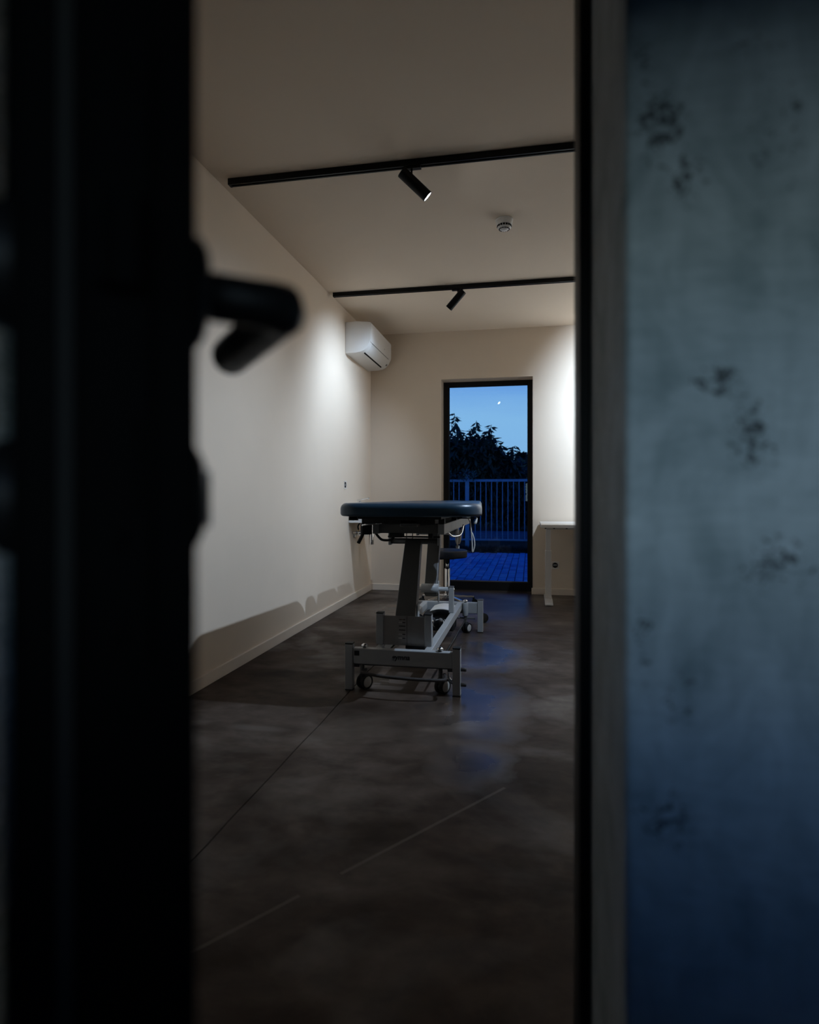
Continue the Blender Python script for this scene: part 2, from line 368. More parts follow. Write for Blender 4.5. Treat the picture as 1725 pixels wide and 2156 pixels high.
# floor: two polished slabs parted by a sawn joint, on a dark screed
fl = sroot('floor')
MB().box(CXL, CXR, -0.6, 6.80, -0.16, -0.012).build('screed', M['hole'], fl)
JX = -0.913
def slab(x0, x1, jag_side):
    mb = MB(); n = 46; y0, y1 = -0.55, 6.665
    rnd = random.Random(3); jag = [rnd.uniform(-0.0022, 0.0022) for _ in range(n+1)]
    jag[20] += 0.004; jag[21] += 0.005
    A = []; B = []
    for i in range(n+1):
        y = y0 + (y1-y0)*i/n
        xa, xb = x0, x1
        if jag_side == 1: xb = x1 + jag[i]
        else: xa = x0 + jag[i]
        A.append((xa, y)); B.append((xb, y))
    mb.prism(A + B[::-1], lambda x, y: (x, y, -0.012), lambda x, y: (x, y, 0.0))
    return mb
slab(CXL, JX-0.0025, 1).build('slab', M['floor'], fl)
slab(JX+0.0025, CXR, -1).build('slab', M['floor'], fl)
MB().box(CXL, CXR, -0.6, 6.80, ZC, ZC+0.12).build('ceiling', M['ceil'], kind='structure')
MB().box(XL-0.2, XL, YF, YB+0.3, 0, ZC).build('wall_left', M['paint'], kind='structure')
MB().box(XR, XR+0.2, YF, YB+0.3, 0, ZC).build('wall_right', M['paint'], kind='structure')
# back wall with the door-height window opening
WX0, WX1, WZ = -0.926, 0.022, 2.237
mb = MB()
for b in ((XL-0.2, WX0, 0, ZC), (WX1, XR+0.2, 0, ZC), (WX0, WX1, WZ, ZC)): mb.box(b[0], b[1], YB, YB+0.30, b[2], b[3])
mb.build('wall_back', M['paint'], kind='structure')
# front wall: plaster to the corridor and in the reveal, a dark skin added on the room side to cut bounce
DX0, DX1, DZ = -0.735, 0.072, 2.12
mb = MB()
poly = [(DX1, YC), (DX1, YF), (CXR, YF), (CXR, YC)]
def corner_prism(mb, poly, z0, z1, k, rad):
    p = []
    for i, q in enumerate(poly):
        if i == k:
            a = Vector(poly[i-1]) - Vector(q); c = Vector(poly[(i+1) % len(poly)]) - Vector(q); a.normalize(); c.normalize()
            ctr = Vector(q) + (a+c)*rad
            for t in range(6):
                an = t/5*math.pi/2; p.append(tuple(ctr - c*rad*math.cos(an) - a*rad*math.sin(an)))
        else: p.append(q)
    mb.prism(p, lambda x, y: (x, y, z0), lambda x, y: (x, y, z1))
corner_prism(mb, [(DX1, YF-0.012), (CXR, YF-0.012), (CXR, YC), (DX1, YC)], 0, ZC, 3, 0.006)
mb.box(CXL, DX0, YC, YF-0.012, 0, ZC); mb.box(DX0, DX1, YC, YF-0.012, DZ, ZC)
wf = mb.build('wall_front', M['plaster'], kind='structure')
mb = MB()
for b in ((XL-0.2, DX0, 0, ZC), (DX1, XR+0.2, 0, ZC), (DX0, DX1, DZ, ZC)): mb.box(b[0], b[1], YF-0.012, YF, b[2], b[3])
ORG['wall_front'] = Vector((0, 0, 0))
mb.build('bounce_absorber_skin', M['bounceabsorber'], wf, label='dark grey room face added to cut bounced light')
# corridor behind the camera, with an unseen strip window added to light the plaster
mb = MB()
for b in ((CXL, WIN2[0], 0, ZC), (WIN2[1], CXR, 0, ZC), (WIN2[0], WIN2[1], 0, WIN2[2]), (WIN2[0], WIN2[1], WIN2[3], ZC)):
    mb.box(b[0], b[1], YR-0.2, YR, b[2], b[3])
mb.build('wall_rear', M['plaster'], kind='structure')
mb = MB(); mb.box(CXL-0.15, CXL, -0.6, YF, 0, ZC); mb.box(CXR, CXR+0.15, -0.6, YF, 0, ZC)
mb.build('wall_corridor', M['plaster'], kind='structure')
MB().box(WIN2[0]-0.6, WIN2[1]+0.6, -1.62, YR-0.2, 1.70, 1.78, 0.004).build('sky_blocker', M['frame'], kind='structure')  # unseen slab added to shut out high sky and darken the lower wall
w2 = sroot('added_strip_window', (WIN2[0], YR, WIN2[2]))
mb = MB(); t = 0.03
for b in ((WIN2[0], WIN2[0]+t, WIN2[2], WIN2[3]), (WIN2[1]-t, WIN2[1], WIN2[2], WIN2[3]), (WIN2[0], WIN2[1], WIN2[2], WIN2[2]+t), (WIN2[0], WIN2[1], WIN2[3]-t, WIN2[3])):
    mb.box(b[0], b[1], YR-0.12, YR-0.07, b[2], b[3], 0.003)
mb.build('frame', M['frame'], w2)

# baseboards
def base_run(name, boxes):
    mb = MB()
    for (x0, x1, y0, y1) in boxes: mb.box(x0, x1, y0, y1, 0, 0.066, 0.002, 1)
    mb.build(name, M['base'], kind='structure')
base_run('baseboard_left', [(XL, XL+0.013, YF, YB)])
base_run('baseboard_back', [(XL+0.013, WX0, YB-0.013, YB), (WX1-0.012, XR, YB-0.013, YB)])
base_run('baseboard_right', [(XR-0.013, XR, YF, YB-0.013)])

# door-height window in the back wall
w1 = sroot('window_1', (WX0, 6.65, 0))
y0, y1 = 6.655, 6.735
mb = MB()
mb.box(WX0, -0.869, y0, y1, 0, WZ, 0.003); mb.box(-0.027, WX1, y0, y1, 0, WZ, 0.003)
mb.box(-0.869, -0.027, y0, y1, 2.190, WZ, 0.003); mb.box(-0.869, -0.027, y0, y1, 0.0, 0.090, 0.003)
mb.build('frame', M['frame'], w1)
mb = MB().box(-0.872, -0.024, 6.695, 6.701, 0.086, 2.194)
for v in mb.bm.verts: v.co.y += 0.0031*(v.co.z-1.1) - 0.0027*(v.co.x+0.45)   # the pane sits a hair out of square
mb.build('glass_pane', M['glass'], w1)
MB().box(-0.869, -0.027, 6.672, 6.694, 0.090, 0.099, 0.002).build('glazing_bead', M['steeldark'], w1, label='grey metal bead along the bottom of the glass')
mb = MB()
for b in ((-0.869, -0.863, 0.099, 2.19), (-0.033, -0.027, 0.099, 2.19), (-0.863, -0.033, 2.184, 2.19)): mb.box(b[0], b[1], 6.678, 6.694, b[2], b[3])
mb.build('gasket', M['rubber'], w1)

# black door frame in the doorway
tr = sroot('trim_1', (DX1, 0.79, 0))
MB().box(0.058, 0.0715, 0.775, 0.865, 0, DZ, 0.002).build('jamb', M['frame'], tr)
MB().box(DX0+0.0005, -0.722, 0.775, 0.865, 0, DZ, 0.002).build('jamb', M['frame'], tr)
MB().box(-0.722, 0.058, 0.775, 0.865, DZ-0.014, DZ-0.0005, 0.002).build('head', M['frame'], tr)
MB().box(0.0715, 0.110, YF, 0.842, 0, DZ+0.04, 0.002).build('architrave', M['frame'], tr)
MB().box(-0.775, DX0, YF, 0.842, 0, DZ+0.04, 0.002).build('architrave', M['frame'], tr)

# ------------------------------------------------------------------ open door leaf, latch edge close to the camera
P0 = Vector((-0.1355, 0.231, 0)); tdir = Vector((-0.6437, 0.7653, 0)).normalized(); ndir = Vector((0.7653, 0.6437, 0)).normalized()
DM = Matrix(((tdir.x, -ndir.x, 0, P0.x), (tdir.y, -ndir.y, 0, P0.y), (0, 0, 1, 0), (0, 0, 0, 1)))   # local x: to the hinge, y: through the leaf (0 = room side face)
def dp(x, y, z): return tuple(DM @ Vector((x, y, z)))
d1 = sroot('door_1', dp(0.79, 0.03, 0))
mb = MB(); mb.box(0.0, 0.792, 0.0, 0.042, 0.006, 2.09, 0.0015, mtx=DM); mb.box(0.006, 0.792, 0.042, 0.0615, 0.006, 2.09, 0.0015, mtx=DM)
mb.build('leaf', M['leaf'], d1)
mb = MB(); mb.box(0.001, 0.006, 0.0422, 0.0465, 0.006, 2.09, 0.001, mtx=DM); mb.build('seal', M['rubber'], d1)
fp = MB().box(-0.0022, 0.0005, 0.0165, 0.0385, 0.935, 1.180, 0.001, mtx=DM).build('faceplate', M['leaf'], d1)
for z in (0.9475, 0.983, 1.165):
    MB().lathe([(0, 0.0008), (0.0028, 0.0006), (0.0034, 0)], dp(-0.0022, 0.0275, z), tuple(-tdir), 14).build('screw', M['leaf'], fp)
MB().box(-0.011, 0.0, 0.0215, 0.0335, 1.082, 1.110, 0.003, mtx=DM).build('latch', M['leaf'], fp)
MB().box(-0.0032, -0.001, 0.0215, 0.0335, 0.995, 1.030, 0.0008, mtx=DM).build('deadbolt', M['leaf'], fp)
HX, HZ = 0.042, 1.096
for sgn, yf in ((-1, 0.0), (1, 0.0615)):
    hd = MB().lathe([(0.0, 0.0115), (0.022, 0.0115), (0.0255, 0.009), (0.027, 0.0)], dp(HX, yf, HZ), tuple(-ndir*sgn), 32).build('handle', M['black'], d1)
    pts = [dp(HX, yf+sgn*0.006, HZ), dp(HX, yf+sgn*0.034, HZ), dp(HX, yf+sgn*0.0445, HZ), dp(HX+0.0025, yf+sgn*0.0505, HZ), dp(HX+0.0085, yf+sgn*0.053, HZ),
           dp(HX+0.018, yf+sgn*0.053, HZ), dp(HX+0.070, yf+sgn*0.053, HZ), dp(HX+0.122, yf+sgn*0.053, HZ), dp(HX+0.127, yf+sgn*0.053, HZ), dp(HX+0.1295, yf+sgn*0.053, HZ)]
    MB().tube(pts, 0.0122, 20, True, [0.0115, 0.0118, 0.0122, 0.0130, 0.0126, 0.0122, 0.0125, 0.0128, 0.0115, 0.0085]).build('lever', M['black'], hd)
    ck = MB().lathe([(0.0, 0.0105), (0.019, 0.0105), (0.0235, 0.008), (0.025, 0.0)], dp(HX, yf, 1.0), tuple(-ndir*sgn), 32).build('lock_rosette', M['black'], d1)
    MB().box(HX-0.0045, HX+0.0045, yf-0.0125 if sgn < 0 else yf+0.0005, yf-0.0005 if sgn < 0 else yf+0.0125, 0.988, 1.010, 0.002, mtx=DM).build('cylinder', M['steeldark'], ck)
for z in (0.25, 1.10, 1.90):
    MB().cyl(dp(0.797, -0.004, z-0.045), dp(0.797, -0.004, z+0.045), 0.007, seg=14).build('hinge', M['black'], d1)

# ------------------------------------------------------------------ track lights
def track(y, x0, x1, label):
    t = thing('ceiling_track', (x0, y, ZC), label, 'light track', 'black light tracks on the ceiling')
    mb = MB(); zb, zt, w = ZC-0.034, ZC-0.0005, 0.0175
    mb.box(x0+0.012, x1-0.012, y-w, y-0.006, zb, zt, 0.0012, 1); mb.box(x0+0.012, x1-0.012, y+0.006, y+w, zb, zt, 0.0012, 1)
    mb.box(x0+0.012, x1-0.012, y-0.006, y+0.006, zb+0.010, zt)
    mb.build('rail', M['black'], t)
    for xx in (x0, x1-0.012): MB().box(xx, xx+0.012, y-w-0.001, y+w+0.001, zb-0.001, zt, 0.0015).build('end_cap', M['black'], t)
track(3.145, -1.624, 2.45, 'long black track fixed to the ceiling nearer the doorway')
track(5.065, -1.654, 2.45, 'long black track fixed to the ceiling nearer the glass door')
def spotlight(x, y, d, watts, label, ctr_z=2.59, size=110, blend=1.0):
    d = Vector(d).normalized()
    t = thing('track_spotlight', (x, y, ZC-0.035), label, 'spotlight', 'black spotlights on the ceiling tracks')
    c = Vector((x, y, ctr_z)); L_ = 0.182; r = 0.0295
    a, b = c - d*L_*0.41, c + d*L_*0.59
    # joint: stem comes down beside the barrel's top quarter
    j = c - d*0.006 + Vector((0, 0, r/math.sqrt(max(0.2, 1-d.z*d.z))*0.9))
    MB().box(x-0.045, x+0.045, y-0.0145, y+0.0145, ZC-0.046, ZC-0.0345, 0.002).build('adapter', M['black'], t)
    MB().cyl((j.x, j.y, j.z-0.01), (j.x, j.y, ZC-0.045), 0.0052, seg=12).build('stem', M['black'], t)
    ln = (b-a).length
    MB().lathe([(0, 0), (r-0.002, 0), (r, 0.002), (r, ln-0.001), (r-0.001, ln), (r-0.0025, ln-0.0005), (r-0.003, ln-0.004), (0, ln-0.0045)], a, d, 40).build('barrel', M['black'], t, smooth=35)
    MB().lathe([(0, 0.0012), (0.02, 0.0012), (r-0.0035, 0.0)], b - d*0.0030, d, 36).build('lens', M['lens'], t)
    l = bpy.data.lights.new('spot_beam', 'SPOT'); l.energy = watts; l.color = LAMP_COL; l.spot_size = R(size); l.spot_blend = blend
    l.shadow_soft_size = 0.014
    o = bpy.data.objects.new('spot_beam', l); COL.objects.link(o); o.parent = t
    o.location = b + d*0.004 - ORG[t.name]
    o.rotation_mode = 'QUATERNION'; o.rotation_quaternion = (-d).to_track_quat('Z', 'Y')
spotlight(-0.600, 3.145, (0.72, 0.292, -0.65), LAMP_W['a'], 'black barrel spotlight on the near track, tilted towards the jamb side', 2.628, size=84)
spotlight(-0.590, 5.065, (-0.70, 0.15, -0.72), LAMP_W['b'], 'smaller black barrel spotlight on the far track, tilted towards the air conditioner wall', 2.632, size=104)
spotlight(0.86, 3.145, (-0.68, 0.10, -0.72), LAMP_W['c'], 'black barrel spotlight on the near track, hidden behind the door jamb', 2.60, size=94)
spotlight(0.86, 5.065, (0.27, 0.76, -0.46), LAMP_W['d'], 'black barrel spotlight on the far track, hidden behind the door jamb', 2.60, size=118)

# smoke detector
sd = thing('smoke_detector', (-0.162, 3.924, ZC), 'round white smoke detector with dark vent slots on the ceiling', 'smoke detector')
o3 = (-0.162, 3.924, ZC-0.0005)
MB().lathe([(0, 0), (0.054, 0), (0.055, 0.006), (0.053, 0.010), (0, 0.010)], o3, (0, 0, -1), 36).build('base', M['white'], sd)
MB().lathe([(0, 0.010), (0.0525, 0.010), (0.052, 0.020), (0.048, 0.036), (0.044, 0.038), (0.0425, 0.048), (0.0415, 0.050), (0.0435, 0.052), (0.040, 0.056), (0.034, 0.058), (0.026, 0.064), (0.021, 0.068), (0, 0.069)], o3, (0, 0, -1), 36).build('body', M['white'], sd, smooth=40)
for ring, rad, z, n, w, hgt in ((0, 0.0428, 0.0425, 16, 0.0120, 0.0120), (1, 0.0300, 0.0608, 14, 0.0085, 0.0075)):
    for k in range(n):
        an = 2*math.pi*k/n
        mt = Matrix.Translation((o3[0]+rad*math.cos(an), o3[1]+rad*math.sin(an), o3[2]-z)) @ Matrix.Rotation(an, 4, 'Z') @ Matrix.Rotation(R(-10 if ring == 0 else -52), 4, 'Y')
        MB().box(-0.0025, 0.0025, -w/2, w/2, -hgt/2, hgt/2, mtx=mt).build('vent_slot', M['hole'], sd)
for an in (250, 285): MB().lathe([(0, 0.001), (0.0025, 0.0005), (0.003, 0)], (o3[0]+0.0515*math.cos(R(an)), o3[1]+0.0515*math.sin(R(an)), o3[2]-0.022), (math.cos(R(an)), math.sin(R(an)), -0.1), 12).build('indicator', M['ceramic'], sd)

# ------------------------------------------------------------------ air conditioner
ac = thing('air_conditioner', (XL, 5.93, 2.33), 'white split air conditioner mounted high on the wall beside the corner', 'air conditioner')
prof = [(0.0, 0.0), (0.0, 0.292), (0.10, 0.296), (0.205, 0.289), (0.236, 0.279), (0.242, 0.20), (0.242, 0.13), (0.236, 0.095), (0.218, 0.060), (0.190, 0.030), (0.150, 0.012), (0.10, 0.006)]
f0 = lambda Y: (lambda x, z: (XL+0.0005+x, Y, 2.33+z))
MB().prism(prof, f0(5.527), f0(6.370), 0.006).build('body', M['white'], ac, smooth=28)
# front panel a touch proud of the body
fpan = [(0.2055, 0.2895), (0.238, 0.284), (0.247, 0.272), (0.2475, 0.20), (0.2475, 0.128), (0.242, 0.100), (0.236, 0.103), (0.2405, 0.13), (0.2405, 0.20), (0.235, 0.277)]
MB().prism(fpan, f0(5.533), f0(6.364), 0.0015).build('front_panel', M['white'], ac, smooth=28)
lou = [(0.2390, 0.0945), (0.2235, 0.062), (0.195, 0.0310), (0.172, 0.0185), (0.169, 0.0235), (0.191, 0.037), (0.216, 0.066), (0.232, 0.097)]
MB().prism(lou, f0(5.60), f0(6.26), 0.001).build('louver', M['white'], ac, smooth=28)
slot = [(0.172, 0.0185), (0.158, 0.0120), (0.157, 0.0165), (0.170, 0.0230)]
MB().prism(slot, f0(5.60), f0(6.26)).build('air_slot', M['hole'], ac, label='black slot along the louver')
MB().box(XL+0.2395, XL+0.2440, 5.60, 6.26, 2.33+0.0945, 2.33+0.0995).build('panel_gap', M['greyoval'], ac)
mt = Matrix.Translation((XL+0.209, 6.313, 2.33+0.0478)) @ Matrix.Rotation(R(45), 4, 'Y')
mb = MB(); mb.lathe([(0, 0.003), (0.0105, 0.003), (0.0125, 0.0)], (0, 0, 0), (1, 0, 0), 24)
for v in mb.bm.verts: v.co = mt @ Vector((v.co.x, v.co.y*1.9, v.co.z))
mb.build('display', M['greyoval'], ac, label='small grey oval display')
MB().box(XL+0.247, XL+0.2485, 6.055, 6.075, 2.33+0.150, 2.33+0.158, 0.0005).build('badge', M['greyoval'], ac)

# ------------------------------------------------------------------ washbasin on the left wall, mostly behind the table
wb = thing('washbasin', (XL, 5.84, 0.75), 'small white wall washbasin with chrome tap and trap, behind the treatment table', 'washbasin')
mb = MB(); x0, x1, ya, yb_, z0, z1 = XL+0.0005, -1.36, 5.632, 6.04, 0.753, 0.862
mb.box(x0, x1, ya, yb_, z0, z0+0.03, 0.004)
mb.box(x0, x0+0.10, ya, yb_, z0+0.02, z1, 0.004); mb.box(x1-0.018, x1, ya, yb_, z0+0.02, z1, 0.004)
mb.box(x0, x1, ya, ya+0.018, z0+0.02, z1, 0.004); mb.box(x0, x1, yb_-0.018, yb_, z0+0.02, z1, 0.004)
mb.build('basin', M['ceramic'], wb)
tp = MB().lathe([(0, 0.10), (0.017, 0.10), (0.019, 0.095), (0.019, 0.02), (0.023, 0.012), (0.024, 0)], (-1.640, 5.84, z1-0.001), (0, 0, 1), 24).build('tap', M['chrome'], wb)
MB().tube(spline([(-1.635, 5.84, 0.915), (-1.58, 5.84, 0.930), (-1.535, 5.84, 0.925), (-1.520, 5.84, 0.905)]), 0.010, 12).build('spout', M['chrome'], tp)
MB().obox((-1.665, 5.84, 0.968), (-1.545, 5.82, 0.986), 0.022, 0.009, bev=0.003).build('tap_lever', M['chrome'], tp)
MB().lathe([(0, 0.012), (0.009, 0.010), (0.012, 0.0), (0.008, -0.006), (0, -0.007)], (-1.545, 5.82, 0.984), (0, 0, 1), 16).build('knob', M['chrome'], tp)
tpz = MB(); tpz.lathe([(0, 0), (0.022, 0), (0.024, 0.005), (0.024, 0.10), (0.018, 0.112), (0.018, 0.22), (0, 0.22)], (-1.515, 5.82, 0.538), (0, 0, 1), 24)
tpz.cyl((-1.515, 5.82, 0.632), (-1.672, 5.82, 0.632), 0.013, seg=16); tpz.lathe([(0, 0.014), (0.026, 0.012), (0.032, 0.0)], (XL+0.0005, 5.82, 0.632), (1, 0, 0), 24)
tpz.build('trap', M['chrome'], wb, smooth=40)
for yy, xx in ((5.76, -1.600), (5.90, -1.575)):
    vb = MB(); vb.cyl((XL+0.0005, yy, 0.655), (-1.625, yy, 0.655), 0.011, seg=14); vb.lathe([(0, 0.02), (0.015, 0.018), (0.017, 0.0), (0.012, -0.01)], (-1.625, yy, 0.655), (1, 0, 0), 16)
    vv = vb.build('angle_valve', M['chrome'], wb)
    MB().cyl((-1.628, yy, 0.664), (-1.628, yy, 0.684), 0.007, seg=10).build('nut', M['brass'], vv)
    MB().tube(spline([(-1.628, yy, 0.682), (-1.632, yy, 0.72), (-1.600, yy, 0.762)]), 0.0075, 10).build('hose', M['rubber'], wb)

# wall sockets
def socket(name, org, u, n, label):
    org, u, n = Vector(org), Vector(u), Vector(n); t = thing(name, tuple(org), label, 'socket', 'uncovered wall sockets')
    mt = Matrix((( u.x, n.x, 0, org.x), (u.y, n.y, 0, org.y), (0, 0, 1, org.z), (0, 0, 0, 1)))
    mb = MB(); s = 0.036
    for b in ((-s, -s+0.008, -s, s), (s-0.008, s, -s, s), (-s+0.008, s-0.008, -s, -s+0.008), (-s+0.008, s-0.008, s-0.008, s)):
        mb.box(b[0], b[1], 0.0004, 0.0035, b[2], b[3], 0.001, mtx=mt)
    mb.build('mounting_frame', M['white'], t)
    MB().lathe([(0, 0.0018), (0.026, 0.0018), (0.027, 0.0004)], org, n, 28).build('recess', M['hole'], t)
    MB().box(-0.018, 0.018, 0.0018, 0.008, -0.008, 0.012, 0.002, mtx=mt).build('terminal', M['greyoval'], t)
    for sx in (-0.024, 0.024): MB().lathe([(0, 0.002), (0.003, 0.0015), (0.0035, 0)], mt @ Vector((sx, 0.0018, 0)), n, 12).build('screw', M['chrome'], t)
socket('wall_socket', (XL, 5.525, 1.11), (0, 1, 0), (1, 0, 0), 'uncovered socket on the plain wall just above the treatment table')
socket('wall_socket', (0.246, YB, 0.303), (1, 0, 0), (0, -1, 0), 'uncovered socket low on the wall behind the white desk leg')

# ------------------------------------------------------------------ standing desk
dk = thing('standing_desk', (0.9, 6.05, 0), 'white height-adjustable desk beside the glass door, partly hidden by the jamb', 'desk')
MB().box(0.091, 1.69, 5.648, 6.445, 0.722, 0.750, 0.003).build('tabletop', M['deskwhite'], dk)
for x in (0.167, 1.615):
    lg = MB().box(x-0.028, x+0.028, 6.06, 6.13, 0.030, 0.485, 0.003).build('leg', M['deskwhite'], dk)
    MB().box(x-0.023, x+0.023, 6.067, 6.123, 0.485, 0.700, 0.002).build('inner_column', M['deskwhite'], lg)
    mb = MB(); mb.prism([(5.80, 0.006), (5.80, 0.018), (5.95, 0.030), (6.24, 0.030), (6.42, 0.018), (6.42, 0.006)], lambda y, z: (x-0.036, y, z), lambda y, z: (x+0.036, y, z), 0.001)
    ft = mb.build('foot', M['deskwhite'], dk)
    for yy in (5.83, 6.39): MB().cyl((x, yy, 0.0), (x, yy, 0.007), 0.02, seg=16).build('glide', M['rubber'], ft)
    mb = MB(); mb.box(x-0.024, x+0.024, 5.80, 6.38, 0.700, 0.7215, 0.002); mb.build('bracket', M['deskwhite'], dk)
MB().box(0.192, 1.59, 6.03, 6.07, 0.690, 0.7215, 0.002).build('crossbeam', M['deskwhite'], dk)
for x in (0.125, 0.20, 0.31): MB().box(x, x+0.016, 5.70, 5.73, 0.712, 0.7222, 0.001).build('clip', M['black'], dk)

# ------------------------------------------------------------------ treatment table
TX = -0.645
tt = thing('treatment_table', (TX, 3.85, 0), 'navy padded treatment table on a grey wheeled steel lift frame', 'treatment table')
# pads
def rrect(x0, x1, y0, y1, r, n=8):
    """r: radii for corners (x0y0, x1y0, x1y1, x0y1)"""
    out = []
    for (cx, cy, rr, a0) in ((x0+r[0], y0+r[0], r[0], 180), (x1-r[1], y0+r[1], r[1], 270), (x1-r[2], y1-r[2], r[2], 0), (x0+r[3], y1-r[3], r[3], 90)):
        for k in range(n+1):
            a = R(a0 + 90*k/n); out.append((cx+rr*math.cos(a), cy+rr*math.sin(a)))
    return out
PY = 2.95
def taper(x, y):          # the cushions narrow towards the head end
    k = (x - PX0)/(PX1 - PX0); return x + (0.040*(1-k) - 0.078*k)*(y - PY)
def pad(name, x0, x1, y0, y1, r, z0=0.903, z1=0.969):
    mb = MB(); rings = []; bev = 0.030; steps = []
    for k in range(5): a = R(90*k/4); steps.append((bev*0.5*(1-math.sin(a)), z0 + bev*0.5*(1-math.cos(a))))
    for k in range(8): a = R(90*k/7); steps.append((bev*(1-math.cos(a)), z1 - bev*(1-math.sin(a))))
    steps.append((0.10, z1+0.0025))
    for ins, z in steps:
        rr = [max(0.004, q-ins) for q in r]
        rings.append([mb.bm.verts.new((taper(x, y), y, z)) for x, y in rrect(x0+ins, x1-ins, y0+ins, y1-ins, rr)])
    n = len(rings[0])
    for a, c in zip(rings, rings[1:]):
        for k in range(n): mb.bm.faces.new((a[k], a[(k+1) % n], c[(k+1) % n], c[k]))
    mb.bm.faces.new(rings[0][::-1]); mb.bm.faces.new(rings[-1])
    return mb.build(name, M['vinyl'], tt, smooth=50)
PX0, PX1 = -0.950, -0.226
pad('leg_cushion', PX0, PX1, 2.925, 4.020, (0.11, 0.17, 0.10, 0.10))
pad('seat_cushion', PX0, PX1, 4.040, 4.20, (0.075, 0.075, 0.06, 0.06))
pad('back_cushion', PX0, PX1, 4.205, 4.56, (0.08, 0.08, 0.05, 0.05))
pad('arm_rest', PX0, PX0+0.19, 4.57, 4.86, (0.05, 0.03, 0.06, 0.07))
pad('arm_rest', PX1-0.19, PX1, 4.57, 4.86, (0.03, 0.05, 0.07, 0.06))
pad('head_cushion', PX0+0.21, PX1-0.21, 4.57, 4.97, (0.03, 0.03, 0.09, 0.09))
for (a, b) in ((2.98, 4.015), (4.045, 4.19), (4.215, 4.55), (4.60, 4.92)):
    MB().box(PX0+0.28 if a > 4.5 else PX0+0.10, PX1-0.28 if a > 4.5 else PX1-0.20, a, b, 0.889, 0.904, 0.002).build('pad_board', M['blackmatte'], tt)
# upper frame
mb = MB(); mb.box(-0.502, -0.466, 3.38, 4.90, 0.792, 0.850, 0.003); mb.build('side_rail', M['steel'], tt)
mb = MB(); mb.box(-0.874, -0.838, 3.38, 4.90, 0.792, 0.850, 0.003); mb.build('side_rail', M['steel'], tt)
MB().box(-0.838, -0.502, 3.385, 3.425, 0.796, 0.848, 0.003).build('cross_beam', M['steeldark'], tt)
MB().box(-0.838, -0.502, 4.42, 4.46, 0.796, 0.848, 0.003).build('cross_beam', M['steeldark'], tt)
MB().box(-0.838, -0.502, 4.80, 4.84, 0.796, 0.848, 0.003).build('cross_beam', M['steeldark'], tt)
for x in (-0.856, -0.484):
    for y in (3.42, 3.98, 4.30, 4.72): MB().box(x-0.016, x+0.016, y-0.018, y+0.018, 0.849, 0.890, 0.002).build('pad_bracket', M['blackmatte'], tt)
MB().box(-0.915, -0.505, 3.30, 3.36, 0.852, 0.8885, 0.003).build('under_frame', M['blackmatte'], tt)
MB().box(-0.928, -0.872, 3.32, 3.37, 0.790, 0.852, 0.003).build('lever_block', M['blackmatte'], tt)
MB().box(-0.80, -0.54, 3.44, 3.66, 0.812, 0.878, 0.006).build('lift_housing', M['blackmatte'], tt)
MB().box(-0.70, -0.60, 3.30, 3.385, 0.836, 0.876, 0.006).build('gas_spring_mount', M['steeldark'], tt)
MB().tube([(-0.90, 3.25, 0.845), (-0.70, 3.36, 0.868)], 0.0045, 8).build('release_bar', M['chrome'], tt)
MB().tube(spline([(-0.905, 3.30, 0.855), (-0.908, 3.30, 0.80), (-0.915, 3.29, 0.775), (-0.925, 3.27, 0.748)]), 0.010, 12).build('release_lever', M['blackmatte'], tt, label='black curved lever under the cushion')
MB().tube(spline([(-0.862, 3.39, 0.80), (-0.835, 3.39, 0.768), (-0.815, 3.39, 0.757), (-0.775, 3.39, 0.757), (-0.758, 3.39, 0.768), (-0.750, 3.39, 0.785)], 5), 0.007, 10).build('guide_rod', M['blackmatte'], tt)
MB().box(-0.775, -0.70, 3.37, 3.43, 0.772, 0.797, 0.003).build('rod_mount', M['blackmatte'], tt)
MB().cyl((-0.80, 3.45, 0.773), (-0.50, 3.45, 0.773), 0.005, seg=10).build('sync_rod', M['blackmatte'], tt)
for x in (-0.69, -0.655): MB().cyl((x, 3.44, 0.752), (x, 3.44, 0.797), 0.0022, seg=8).build('pull_wire', M['rubber'], tt)
MB().box(-0.560, -0.535, 3.40, 3.43, 0.770, 0.797, 0.003).build('rod_mount', M['blackmatte'], tt)
# lift arms with pivots
for yb2, yt2, w0, w1, nm in ((3.245, 3.50, 0.112, 0.092, 'lift_arm'), (4.17, 4.385, 0.086, 0.086, 'lift_arm')):
    xc = -0.655 if yb2 < 4 else -0.668
    arm = MB().obox((xc, yb2, 0.33), (xc-0.004, yt2, 0.745), w0, 0.062, up=(0, -1, 0.5), bev=0.004, w1=w1, d1=0.052).build(nm, M['steeldark'], tt)
    MB().box(xc+w0/2+0.0005, xc+w0/2+0.006, yb2+0.02, yb2+0.07, 0.27, 0.42, 0.001).build('arm_flange', M['steel'], arm)
    MB().cyl((-0.796, yt2, 0.745), (-0.510, yt2, 0.745), 0.0165, seg=20).build('top_pivot', M['steel' if yb2 > 4 else 'steeldark'], tt)
    for x in (-0.800, -0.514):
        MB().box(x-0.006, x+0.010, yt2-0.022, yt2+0.022, 0.722, 0.796, 0.004).build('pivot_plate', M['steel'], tt)
